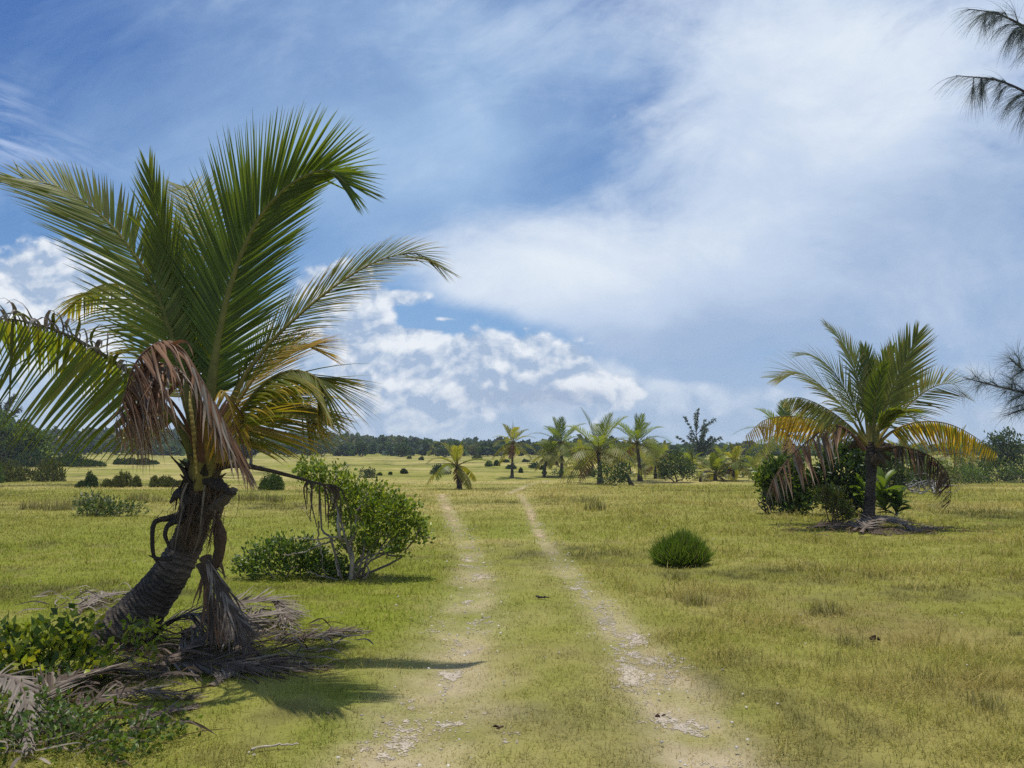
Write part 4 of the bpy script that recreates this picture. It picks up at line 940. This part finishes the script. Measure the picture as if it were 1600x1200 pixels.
def litter():
    g = np.random.default_rng(61); m = MB()
    for (cx, cy, sx, sy, n, kd) in ((330, 1015, 85, 20, 260, 'dark'), (395, 985, 44, 13, 130, 'grey'), (240, 1040, 80, 20, 150, 'dark'), (120, 1110, 80, 30, 130, 'dark'), (140, 948, 46, 10, 90, 'grey'), (470, 1020, 50, 16, 40, 'grey'), (60, 1165, 70, 30, 60, 'grey'), (1360, 830, 70, 6, 200, 'dark'), (1350, 830, 110, 8, 60, 'brown')):
        for k in range(n):
            b = G(cx + np.clip(g.normal(), -2, 2) * sx, min(1230, cy + np.clip(g.normal(), -2, 2) * sy)); a = g.normal(.25, .7); l = g.uniform(.12, .42); d = np.array([math.cos(a), math.sin(a), 0]) * l * g.choice([-1, 1])
            z = abs(g.normal(0, .05)) + .015; p = spline([b + [0, 0, z], b + d * .5 + np.append(g.normal(0, .04, 2), z + abs(g.normal(0, .035))), b + d + [0, 0, max(.012, z * g.uniform(.2, 1.2))]], 7)
            w = np.cross(unit(np.gradient(p, axis=0)), np.array([0, 0, 1.]) + g.normal(0, .6, 3)); w = unit(w) * (np.array([.5, 1, 1, .9, .7, .45, .1]) * g.uniform(.004, .010))[:, None]
            c = np.array(PAL[kd][0]) * g.uniform(.5, 1.7); m.strips((p - w)[None], (p + w)[None], np.broadcast_to(c, (1, 7, 3)))
    o = setting(m.build('leaf_litter', M['dry']), 'stuff'); o['label'] = 'tangled dry palm leaflets littering the ground round the palms'
litter()
def pebbles():
    g = np.random.default_rng(44); m = MB()
    ico = np.array([[0, 0, 1], [.9, 0, .4], [.28, .85, .4], [-.72, .53, .4], [-.72, -.53, .4], [.28, -.85, .4], [.72, .53, -.3], [-.28, .85, -.3], [-.9, 0, -.3], [-.28, -.85, -.3], [.72, -.53, -.3]])
    f = [[0, 1, 2], [0, 2, 3], [0, 3, 4], [0, 4, 5], [0, 5, 1], [1, 6, 2], [2, 7, 3], [3, 8, 4], [4, 9, 5], [5, 10, 1], [2, 6, 7], [3, 7, 8], [4, 8, 9], [5, 9, 10], [1, 10, 6]]
    for k in range(520):
        if g.uniform() < .7:
            line, w = ruts[g.integers(0, 2)]; i = g.integers(0, 45); x, y = line[i] + g.normal(0, w * .6, 2)
        else:
            y = 3 + 22 * g.uniform() ** 1.5; x = g.uniform(-.75, .75) * y
        s = g.uniform(.004, .010) * (1 + y / 16)
        m.add(ico * s * g.uniform(.6, 1.3, (11, 3)) * np.array([1, 1, .6]) + np.array([x, y, float(terrain(x, y)) + .01]), f, np.array((.50, .46, .40)) * g.uniform(.6, 1.3))
    o = setting(m.build('pebbles', M['stone'], smooth=True), 'stuff'); o['label'] = 'pale pebbles scattered over the ruts and grass'
pebbles()

for k, (pts, kd) in enumerate(([[(1290, 828), (1325, 826), (1352, 830), (1378, 836)], 'dark'], [[(1332, 832), (1362, 826), (1400, 828), (1432, 832)], 'grey'], [[(1385, 838), (1420, 832), (1450, 828), (1478, 824)], 'dark'], [[(1262, 826), (1300, 824), (1340, 822), (1368, 824)], 'dark'], [[(1345, 836), (1365, 828), (1392, 822), (1415, 826)], 'grey'])):
    fallen(('dark fallen frond on the shaded side of the upright palm foot', 'grey fallen frond hugging the upright palm foot', 'dark fallen frond trailing outwards from the upright palm', 'long dark fallen frond under the light reddish stemmed shrub', 'short grey fallen frond piled on the upright palm foot')[k], pts, kd, 60 + k, .6, 60, .04, lift=(.05, .12, .03, .05, .14)[k], kind2='dark', group='dead fronds heaped round the upright palm')
# ---------------------------------------------------------------- plants on the open grass
b = G(1064, 883); heath('bush', 'small round bright green bush standing alone on the grass right of the track', 'bush', b, .33, .33, .36, 13000, 'fresh', 210, .20, .0042, lobes=[(-.03, 0, 0, .18, .22, .33), (-.20, .05, 0, .13, .2, .20), (.16, -.04, 0, .15, .2, .24), (.08, .1, 0, .14, .2, .30), (-.08, -.12, 0, .16, .15, .20), (.24, 0, 0, .08, .1, .13)])
bpy.context.view_layer.update()
def tuft(px, py, h, label, seed, n=160, r=.16, dry=.7):
    g = np.random.default_rng(seed); b = G(px, py); hh = .75 * h / FPX * b[1]; r = r * b[1] / 12; m = MB()
    x = b[0] + np.clip(g.normal(0, r * .8, n), -1.3 * r, 1.3 * r); y = b[1] + np.clip(g.normal(0, r * .8, n), -1.3 * r, 1.3 * r)
    c = np.where((g.uniform(0, 1, n) < dry)[:, None], np.array([.31, .27, .12]), np.array([.17, .175, .04])) * g.uniform(.6, 1.3, (n, 1))
    blades(m, x, y, terrain(x, y) - .01, hh * g.uniform(.4, 1.1, n), np.full(n, max(.004, .0008 * b[1])) * g.uniform(.6, 1.2, n), c, .35)
    tag(m.build('grass_tuft', M['grass'], None, b), label, 'grass tuft', 'taller grass tufts')
for k, (px, py, h, r, lab) in enumerate(((930, 797, 24, .16, 'sparse dry grass tuft right of the far end of the ruts'), (915, 785, 16, .2, 'low grass tuft just beyond the sparse dry one'), (350, 782, 22, .25, 'dry grass tuft showing close behind the leaning trunk'),
        (395, 782, 22, .2, 'dry grass tuft between the leaning trunk and the dark round bush'), (428, 784, 20, .14, 'small dry grass tuft nearest the shrub with pale branches'), (95, 797, 30, .22, 'wide dry grass clump next to the low green weeds'), (55, 795, 24, .2, 'dry grass clump at the outer end of the weedy strip'), (128, 790, 26, .2, 'dry grass clump touching the low green weeds'),
        (215, 782, 22, .16, 'thin dry tuft in front of the twin mounded bushes'), (240, 785, 20, .2, 'thin dry tuft at the end of the long low bush'), (1088, 945, 34, .2, 'rough dry tuft in front of the small round green bush'), (1060, 905, 18, .2, 'dry grass fringe at the foot of the small round green bush'),
        (1290, 960, 34, .26, 'rough tuft of tall grass beside the reddish grass patch'), (1445, 1070, 40, .26, 'coarse grey green tuft on the near rough grass'), (1330, 1010, 30, .24, 'coarse tuft next to the torn brown husk'), (1540, 1110, 44, .26, 'tall straw coloured tuft on the near rough grass'))):
    tuft(px, py, h, lab, 400 + k, 150, r * .72)
shrub('weeds', 'patch of low green weeds on the pale grass', 'plant', G(170, 806), [(-.3, 0, .15, .45, .4, .22), (.25, 0, .10, .55, .4, .16), (-.5, .1, .3, .2, .2, .2)], 1500, .085, 'grey', 220, stems=6, spread=.10, stem_r=.008, kind2='mid', share2=.5, per=30)

# ---------------------------------------------------------------- shrubs round the second palm and beyond it
def sh(label, px, py, lobes_px, n, size, kind, seed, name='shrub', cat='shrub', dy=.5, **kw):
    """lobes_px: (px, py, rx, ry) ellipses in photograph pixels, turned into round lobes at the shrub's own distance"""
    b = G(px, py); k = b[1] / FPX; lo = []
    g = np.random.default_rng(seed + 5)
    for (lx, ly, rx, ry) in lobes_px: lo.append(((lx - px) * k, g.normal(0, .15) * rx * k, (py - ly) * k, rx * k, rx * k * .85, ry * k))
    return shrub(name, label, cat, b, lo, n, size, kind, seed, **kw)
sh('dense glossy shrub on short stems under the drooping dead frond', 1236, 804, [(1238, 765, 36, 32), (1225, 742, 24, 22), (1255, 745, 22, 24), (1240, 785, 26, 18)], 3600, .13, 'mid', 230, stems=8, stem_r=.03, spread=.09, kind2='fresh', share2=.3, per=40)
sh('thin two stemmed shrub with a small leafy top', 1201, 803, [(1197, 745, 13, 13), (1190, 752, 9, 9), (1200, 785, 7, 6)], 520, .12, 'fresh', 231, stems=6, stem_r=.022, spread=.08, per=20)
sh('tall dark shrub standing behind the palm trunk', 1320, 806, [(1316, 738, 40, 42), (1336, 712, 30, 28), (1290, 752, 20, 30), (1312, 775, 32, 28), (1345, 765, 24, 34)], 5200, .12, 'dark', 232, stems=8, stem_r=.03, spread=.10, kind2='mid', share2=.12, per=46)
sh('small light shrub with reddish stems left of the palm foot', 1306, 820, [(1306, 785, 22, 22), (1290, 775, 10, 16), (1318, 800, 14, 12)], 850, .09, 'olive', 233, stems=9, stem_c=(.17, .10, .06), stem_r=.014, spread=.07, kind2='fresh', share2=.25, per=30)
for k, (px, py, lab) in enumerate(((1384, 815, 'broad leaved plant with bright paddle leaves just behind the trunk'), (1402, 816, 'broad leaved plant with darker leaves at the end of the clump'), (1350, 810, 'broad leaved plant half hidden on the shaded side of the trunk'))):
    rosette('broad_leaved_plant', lab, 'plant', G(px, py), 40 if k == 0 else 26, (.60, .50, .52)[k], .17, ('fresh', 'mid', 'fresh')[k], 240 + k, el=(15, 85), stem_h=(.75, .42, .6)[k])
sh('shrub with glossy dark and grey leaves behind the broad leaved plants', 1392, 776, [(1390, 735, 26, 30), (1405, 750, 18, 22), (1378, 715, 16, 18)], 2000, .13, 'dark', 236, stems=6, stem_r=.03, spread=.1, kind2='grey', share2=.3, per=34)
for k, (px, py, rx, ry, kd, lab) in enumerate(((1500, 757, 34, 24, 'mid', 'low green hedge shrub just past the hanging dead frond'), (1528, 755, 28, 20, 'dark', 'low dark hedge shrub under the bluish leafed tree'), (1562, 752, 32, 18, 'mid', 'low hedge shrub in front of the bluish leafed tree trunk'), (1598, 754, 30, 18, 'dark', 'low hedge shrub where the hedge leaves the view'),
        (1462, 762, 30, 26, 'olive', 'dull green shrub rising behind the grey deadwood'), (1425, 765, 26, 34, 'mid', 'green shrub between deadwood and glossy shrub'), (1640, 757, 34, 22, 'mid', 'low hedge shrub beyond the end of the hedge'))):
    sh(lab, px, py, [(px, py - ry * .8, rx, ry), (px + rx * .5, py - ry * .6, rx * .6, ry * .7)], 1500, .15, kd, 250 + k, stems=4, stem_r=.03, spread=.13, kind2='fresh', share2=.2, per=40, group='low shrubs along the far side of the grass')
def deadwood():
    b = G(1440, 772); t = thing('deadwood_heap', 'heap of bleached grey dead branches on the grass', 'deadwood', b); g = np.random.default_rng(31); k = b[1] / FPX
    for j in range(34):
        a = b + np.array([g.uniform(-36, 30) * k, g.normal(0, .3), g.uniform(0, 16) * k]); e = a + np.array([g.normal(0, 26) * k, g.normal(0, .3), g.uniform(-4, 22) * k]); e[2] = max(e[2], b[2] + .03)
        m = MB(); branch(m, a, e, g.uniform(.02, .045), .008, np.array((.27, .25, .23)) * g.uniform(.4, 1.3), g, .12, 9, 6)
        m.build('branch', M['bark'], t, smooth=True)
deadwood()
sh('dark rounded shrub on a short trunk beyond the palm row', 1056, 754, [(1056, 726, 24, 20), (1042, 735, 16, 14), (1070, 736, 16, 14)], 1500, .20, 'dark', 260, stems=3, stem_r=.06, spread=.16, kind2='mid', share2=.25, per=40)
sh('bluish green leafy tree rising over the low hedge', 1572, 752, [(1568, 705, 28, 26), (1590, 712, 20, 24), (1552, 718, 20, 20), (1575, 688, 16, 14)], 2400, .24, 'blue', 261, 'tree', 'tree', stems=4, stem_r=.08, spread=.2, kind2='grey', share2=.25, per=44, stem_name='trunk', crown_name='crown')
sh('dark bush wrapped round the foot of the broad crowned palm', 962, 759, [(960, 744, 18, 14), (975, 738, 14, 16), (948, 742, 12, 18)], 900, .16, 'dark', 262, stems=3, stem_r=.03, spread=.12, kind2='mid', share2=.2, per=30)
sh('dark low bush at the foot of the tall dark green palm', 884, 748, [(884, 741, 14, 7), (872, 738, 10, 8)], 420, .16, 'dark', 263, stems=2, spread=.12, per=24)
sh('low green shrub under the swept crown of the palm row', 1075, 745, [(1075, 738, 13, 7), (1088, 738, 10, 6)], 400, .18, 'mid', 264, stems=2, spread=.14, per=24)
sh('low scrub clump just past the clump of squat palms', 1164, 746, [(1162, 738, 12, 10)], 350, .2, 'mid', 265, stems=2, spread=.14, per=24)
for k, (px, py, rx, ry, kd, lab) in enumerate(((1012, 741, 15, 9, 'olive', 'olive shrub under the tall swept palm'), (1035, 747, 13, 10, 'mid', 'shrub leaning against the dark rounded one'), (1133, 744, 14, 10, 'dark', 'dark shrub crowding behind the squat palms'), (1160, 731, 18, 9, 'mid', 'far shrub line before the wood near the squat palms'), (925, 746, 12, 7, 'mid', 'small shrub at the gap in the palm row'), (1207, 742, 14, 12, 'olive', 'shrub between thin two stemmed shrub and far palms'), (985, 728, 22, 8, 'blue', 'far bluish shrub seen through the palm row'), (1090, 722, 26, 9, 'blue', 'far shrub bank behind the feathery casuarina'), (1040, 722, 20, 8, 'dark', 'far dark shrub bank past the rounded shrub'), (862, 727, 16, 7, 'blue', 'far shrub bank behind the tall dark palm'), (1180, 724, 22, 9, 'dark', 'far dark shrub bank near the stemmed shrub'))):
    sh(lab, px, py, [(px - rx * .4, py - ry * .8, rx * .6, ry), (px + rx * .35, py - ry * .6, rx * .6, ry * .75), (px + rx * .05, py - ry * 1.2, rx * .4, ry * .6)], 520, .2 + .12 * (py < 735), kd, 280 + k, stems=3, stem_r=.03, spread=.14, kind2='mid', share2=.3, per=26, group='shrubs scattered behind the palm row')
def feathery(px, py, h_px, label, seed, spread=1.0, n=26, c=(.045, .06, .045), lean=0.0):
    b = G(px, py); k = b[1] / FPX; H = h_px * k; t = thing('casuarina_tree', label, 'tree', b); g = np.random.default_rng(seed); sm, m = MB(), MB()
    trunk = spline([b - np.array([0, 0, .1]), b + np.array([lean * H * .2, 0, H * .4]), b + np.array([lean * H * .6, 0, H * .8])], 14); sm.tube(trunk, np.linspace(H * .03, H * .012, 14), (.10, .085, .07), 7)
    for j in range(n):
        o = trunk[g.integers(2, 14)]; az = g.uniform(0, 6.28); e = R(g.uniform(25, 70)); l = H * g.uniform(.25, .5) * spread
        d = np.array([math.cos(az) * math.cos(e), math.sin(az) * math.cos(e) * .8, math.sin(e)]); p = spline([o, o + d * l * .5 + np.array([0, 0, l * .05]), o + d * l], 10); sm.tube(p, np.linspace(H * .010, H * .003, 10), (.09, .075, .06), 4)
        q = 130; u = g.uniform(.25, 1, q); c0 = p[(u * 9).astype(int)] + g.normal(0, H * .012, (q, 3)); dd = unit(d * .9 + g.normal(0, .55, (q, 3)) + np.array([0, 0, -.1])); s = unit(np.cross(dd, g.normal(0, 1, (q, 3)))); ln = (H * .075 * g.uniform(.5, 1.3, q))[:, None]
        C = np.stack([c0, c0 + dd * ln * .5, c0 + dd * ln + np.array([0, 0, -1]) * ln * .25], 1); W = np.array([.6, 1, .2])[None, :, None] * .0006 * b[1]
        m.strips(C - s[:, None] * W, C + s[:, None] * W, np.broadcast_to((np.array(c) * g.uniform(.6, 1.5, (q, 1)))[:, None], (q, 3, 3)))
    sm.build('trunk', M['bark'], t, smooth=True); m.build('crown', M['needle'], t)
feathery(1098, 730, 62, 'dark feathery casuarina tree standing over the far squat palms', 41, 1.75, 22, (.11, .14, .11), lean=-.25)
feathery(392, 728, 88, 'thin feathery tree seen beyond the hanging brown leaflets', 42, .8, 20, (.08, .09, .075))
feathery(2, 722, 100, 'grey feathery tree behind the dark mound of foliage', 43, .9, 22, (.10, .115, .09))
def arch():
    b = G(1094, 753); k = b[1] / FPX; m = MB(); p = spline([b, b + np.array([1 * k, 0, 9 * k]), b + np.array([6 * k, 0, 15 * k]), b + np.array([14 * k, 0, 16 * k]), b + np.array([24 * k, 0, 14 * k])], 16)
    m.tube(p, np.linspace(.11, .03, 16), (.07, .055, .045), 7, wob=.1); tag(m.build('dead_stalk', M['bark'], None, b, smooth=True), 'bent bare dead stalk arching beside the squat palm clump', 'dead stalk')
    b = G(982, 758); m = MB(); p = spline([b + np.array([.25, 0, -.05]), b + np.array([.05, 0, .3]), b + np.array([-.1, 0, .75])], 12); m.tube(p, np.linspace(.16, .10, 12), (.06, .05, .042), 9, wob=.12)
    tag(m.build('stump', M['palm_bark'], None, b, smooth=True), 'slanting old palm stump beside the broad crowned palm', 'stump')
arch()
# rounded heath bushes dotted over the far grass
dots = [(630, 740, 7, 6, 'dark'), (657, 719, 5, 4, 'dark'), (640, 717, 4, 3, 'dark'), (690, 741, 22, 12, 'blue'), (574, 747, 14, 12, 'grey'), (762, 729, 9, 7, 'mid'), (776, 728, 6, 7, 'dark'), (790, 722, 9, 4, 'dark'), (797, 733, 11, 6, 'blue'), (814, 739, 4, 5, 'dark'),
        (822, 722, 6, 4, 'blue'), (833, 732, 12, 8, 'blue'), (848, 734, 6, 5, 'dark'), (594, 743, 4, 2.5, 'dark'), (610, 742, 3, 2.5, 'dark'), (850, 741, 4, 4, 'mid'), (1105, 728, 9, 5, 'olive'), (1005, 736, 12, 8, 'dark'), (745, 718, 10, 5, 'olive')]
where = ['brown green bush alone in the gap of the far grass', 'tiny dark bush on the crest of the far grass', 'tiny dark bush partnering the one on the crest', 'spreading bush behind the stunted palm', 'grey bush seen over the leafy shrub', 'bush in the pair next to the solitary slender palm', 'darker rounder bush of the pair by the slender palm', 'flat dark bush on the skyline behind the slender palm', 'bluish bush right behind the slender palm trunk', 'tiny round bush past the foot of the slender palm',
         'small bluish bush on the rise past the slender palm', 'wide bluish bush beyond the small leaning palm', 'dark bush touching the small leaning palm', 'speck of dark scrub in front of the grey bush', 'faint speck of dark scrub further from the grey bush', 'little bush below the small leaning palm', 'yellowish bush at the foot of the feathery casuarina', 'dark bush behind the swept crown palm', 'yellowish bush at the edge of the far wood']
for k, ((px, py, rx, ry, kd), lab) in enumerate(zip(dots, where)):
    bb = G(px, py); s = bb[1] / FPX
    heath('bush', lab, 'bush', bb, rx * s, rx * s, ry * 1.3 * s, 700, kd, 500 + k, .14 * max(1, rx * s), .0007 * bb[1], 'low bushes dotted over the far grass', twigs=False)
big = [(30, 752, 60, 30, 'olive', 'large dark heath mound below the wooded hump'), (-20, 755, 34, 30, 'mid', 'heath mound leaving the view below the wooded hump'), (133, 762, 22, 22, 'dark', 'small dark heath bush standing farthest from the leaning trunk in the row of bushes'), (190, 762, 27, 24, 'olive', 'twin olive mounded bushes in the open grass'), (258, 761, 26, 15, 'olive', 'long low olive bush beside the leaning trunk'), (428, 766, 24, 24, 'mid', 'dark round bush seen between trunk and leafy shrub'),
       (100, 729, 56, 20, 'dark', 'long dark hedge of heath under the wooded hump'), (40, 727, 40, 24, 'dark', 'dark heath clump at the base of the wooded hump'), (310, 729, 26, 10, 'mid', 'low heath strip behind the leaning trunk'), (215, 726, 30, 8, 'dark', 'low dark heath strip under the hanging green leaflets')]
for k, (px, py, rx, ry, kd, lab) in enumerate(big):
    bb = G(px, py); s = bb[1] / FPX; g = np.random.default_rng(600 + k)
    lo = [(g.uniform(-.85, .85) * rx * s, g.uniform(-.4, .4) * rx * s, 0, rx * s * g.uniform(.22, .5), rx * s * g.uniform(.25, .5), ry * s * g.uniform(.4, 1.2)) for _ in range(8)]
    heath('bush', lab, 'bush', bb, rx * s, rx * s * .7, ry * s, 7000, kd, 620 + k, .022 * rx * s * 3, .0007 * bb[1], 'dark heath mounds on the far side of the grass', twigs=False, lobes=lo)
sh('wooded hump of dense dark foliage at the edge of the grass', 20, 728, [(0, 690, 50, 38), (38, 702, 34, 28), (64, 714, 18, 14), (-50, 682, 50, 46)], 15000, .55, 'mid', 270, 'tree', 'tree', stems=4, stem_r=.2, spread=.35, kind2='fresh', share2=.25, per=60, stem_name='trunk', crown_name='crown')

# ---------------------------------------------------------------- the wood along the horizon
def far_wood():
    g = np.random.default_rng(88); m = MB(); pts = []; cols = []; sizes = []
    for k in range(1500):
        D = g.uniform(195, 430); a = g.uniform(-.95, .80); x = a * D; px = 800 + a * FPX
        if px > 1180 and g.uniform() < .35: continue
        z = float(terrain(x, D)); h = g.uniform(2.2, 4.0) * (1.5 if g.uniform() < .06 else 1) * (1.15 if px < 560 else 1.0) * (.8 if px > 1000 else 1); r = g.uniform(1.6, 3.4)
        n = 62; u = unit(g.normal(0, 1, (n, 3))) * g.uniform(.6, 1.05, (n, 1)); u[:, 2] = np.abs(u[:, 2]) * 1.0
        pts.append(np.array([x, D, z + h * .25]) + u * np.array([r, r, h * .75])); base = np.array([LEAFC['mid'], LEAFC['dark'], LEAFC['blue'], LEAFC['olive']][g.integers(0, 4)]) * g.uniform(.6, 1.35)
        cols.append(base * g.uniform(.6, 1.4, (n, 1))); sizes.append(np.full(n, r * .42))
    p = np.vstack(pts); c = np.vstack(cols); s = np.concatenate(sizes); n = len(p)
    d = unit(g.normal(0, 1, (n, 3))); e = unit(np.cross(d, g.normal(0, 1, (n, 3)))); sz = (s * g.uniform(.5, 1.3, n))[:, None]
    v = np.stack([p - d * sz, p + e * sz * .7, p + d * sz, p - e * sz * .7], 1).reshape(-1, 3); b = (np.arange(n) * 4)[:, None]
    m.add(v, np.hstack([b, b + 1, b + 2, b + 3]), np.repeat(c, 4, 0))
    o = setting(m.build('far_wood', M['soft']), 'stuff'); o['label'] = 'band of dark green wood along the horizon'
far_wood()
for k, (px, top, w, lab) in enumerate(((505, 684, 22, 'big dark round tree standing before the far wood'), (565, 689, 9, 'slim tree poking above the far wood'), (628, 694, 9, 'rounded tree on the skyline of the far wood'), (345, 680, 14, 'dark tree of the far wood behind the leaning palm'), (895, 690, 16, 'broad tree showing behind the palm row'), (455, 690, 14, 'tree of the far wood above the leafy shrub'), (695, 697, 12, 'low round tree behind the stunted palm'))):
    bb = G(px, 717); b = np.array([(px - 800) / FPX * 180, 180.0, 0]); b[2] = float(terrain(b[0], b[1])); s = 180 / FPX; h = b[2]; H = (EYE + (HORIZON - top) * s) - h
    shrub('tree', lab, 'tree', b, [(0, 0, H * .66, w * s, w * s, H * .36), (w * s * .4, 0, H * .5, w * s * .7, w * s * .7, H * .3), (-w * s * .5, 0, H * .45, w * s * .6, w * s * .6, H * .3)], 800, .5, 'dark', 700 + k, stems=3, stem_r=.14, spread=.3, kind2='blue', share2=.4, per=40, stem_name='trunk', crown_name='crown', group='trees standing out from the far wood')

# ---------------------------------------------------------------- casuarina whose branches reach into the view
def casuarina():
    D = 7.0; b = ground(920 / FPX * D, D); t = thing('casuarina_tree', 'casuarina reaching thin needle hung branches into the view from beside it', 'tree', b); g = np.random.default_rng(17)
    q = lambda px, py, d=0.: P(px, py, D + d)
    m = MB(); tr = spline([b - np.array([0, 0, .1]), b + np.array([.05, 0, 2.0]), b + np.array([0, .05, 4.2]), b + np.array([.1, 0, 6.8])], 40); m.tube(tr, np.linspace(.17, .05, 40), (.13, .105, .085), 12, wob=.06); m.build('trunk', M['bark'], t, smooth=True)
    def limb(pts, style, seed, twigs=9):
        g = np.random.default_rng(seed); sm, m = MB(), MB(); p3 = [q(*a) for a in pts]; p3[0] = np.array([np.interp(p3[0][2], tr[:, 2], tr[:, c_]) for c_ in range(3)]); p = spline(p3, 60); sm.tube(p, np.linspace(.022, .003, 60), (.075, .06, .05), 6)
        axes = [p[8:]]
        for j in range(twigs):
            i = int(g.uniform(14, 54)); o = p[i]; tt = unit(p[min(i + 3, 59)] - p[i - 3]); d = unit(tt * 1.0 + g.normal(0, .42, 3) + np.array([0, 0, -.25 if style else .12])); l = g.uniform(.12, .34) * (1.25 - i / 70)
            w = spline([o, o + d * l * .55 + np.array([0, 0, .012]), o + d * l + np.array([0, 0, -.04])], 14); sm.tube(w, np.linspace(.005, .0018, 14), (.075, .06, .05), 4); axes.append(w[3:])
        for ax in axes:
            k = int(len(ax) * 6); i = g.integers(0, len(ax), k); c0 = ax[i] + g.normal(0, .004, (k, 3)); tt = unit(np.gradient(ax, axis=0))[i]
            if style: d = unit(tt * .75 + g.normal(0, .20, (k, 3)) + np.array([-.05, 0, -.42])); ln = g.uniform(.12, .34, k); sag = .55
            else: d = unit(tt * .7 + g.normal(0, .55, (k, 3)) + np.array([0, 0, -.05])); ln = g.uniform(.10, .22, k); sag = .22
            s = unit(np.cross(d, g.normal(0, 1, (k, 3)))); C = [c0]; dd = d
            for z in range(4): C.append(C[-1] + dd * (ln / 4)[:, None]); dd = unit(dd + np.array([0, 0, -1.]) * sag * .35)
            C = np.stack(C, 1); W = np.array([1, 1, .9, .7, .3])[None, :, None] * .0009
            cc = np.array((.10, .115, .095)) * g.uniform(.5, 1.5, (k, 1)); m.strips(C - s[:, None] * W, C + s[:, None] * W, np.broadcast_to(cc[:, None], (k, 5, 3)))
        cones = MB()
        for j in range(0):
            o = p[int(g.uniform(10, 45))] + g.normal(0, .012, 3); cones.tube(np.array([o, o + [0, 0, -.006], o + [.002, 0, -.016], o + [.002, 0, -.021]]), [.003, .008, .008, .003], (.06, .05, .045), 7)
        br = sm.build('branch', M['bark'], t, smooth=True); m.build('needles', M['needle'], br)
    limb([(1722, 120), (1660, 78), (1612, 48), (1560, 22), (1512, 14)], True, 1, 12)
    limb([(1722, 235), (1660, 190), (1615, 152), (1560, 126), (1494, 118)], True, 2, 13)
    limb([(1722, 165), (1680, 110), (1640, 70), (1598, 45), (1585, 18)], True, 5, 5)
    limb([(1722, 650), (1660, 628), (1612, 616), (1560, 604), (1505, 590)], False, 3, 17)
    limb([(1722, 600), (1675, 592), (1635, 590), (1600, 578), (1578, 560)], False, 4, 9)
    for k, (ax, ay, bx, by) in enumerate(((1722, 420, 1840, 350), (1724, 250, 1860, 160), (1724, 90, 1850, -20), (1722, 560, 1830, 520), (1724, -60, 1840, -190), (1724, -80, 1650, -210), (1724, -200, 1740, -330), (1722, -10, 1640, -120))):
        limb([(ax, ay, .05), (ax + (bx - ax) * .35, ay + (by - ay) * .45, .2 * (-1) ** k), (ax + (bx - ax) * .7, ay + (by - ay) * .85, .5 * (-1) ** k), (bx, by, .7 * (-1) ** k)], True, 20 + k, 11)
    limb([(1722, 690), (1670, 655), (1630, 640), (1600, 640), (1570, 650)], False, 6, 9)
casuarina()
# ---------------------------------------------------------------- the air over the grassland
def build_haze():
    m = MB(); x0, x1, y0, y1, z0, z1 = -520, 460, -30, 560, -9, 26
    v = [(x, y, z) for z in (z0, z1) for y in (y0, y1) for x in (x0, x1)]
    m.add(v, [[0, 2, 3, 1], [4, 5, 7, 6], [0, 1, 5, 4], [2, 6, 7, 3], [0, 4, 6, 2], [1, 3, 7, 5]], (1, 1, 1))
    mt = bpy.data.materials.new('haze'); mt.use_nodes = True; nt = mt.node_tree; nt.nodes.clear()
    o = nt.nodes.new('ShaderNodeOutputMaterial'); p = nt.nodes.new('ShaderNodeVolumePrincipled')
    p.inputs['Color'].default_value = (.80, .88, 1.0, 1); p.inputs['Density'].default_value = HAZE
    p.inputs['Anisotropy'].default_value = .1
    nt.links.new(p.outputs[0], o.inputs['Volume'])
    setting(m.build('haze', mt), 'stuff')['label'] = 'thin bluish air over the far grass'
HAZE = .00038
build_haze()
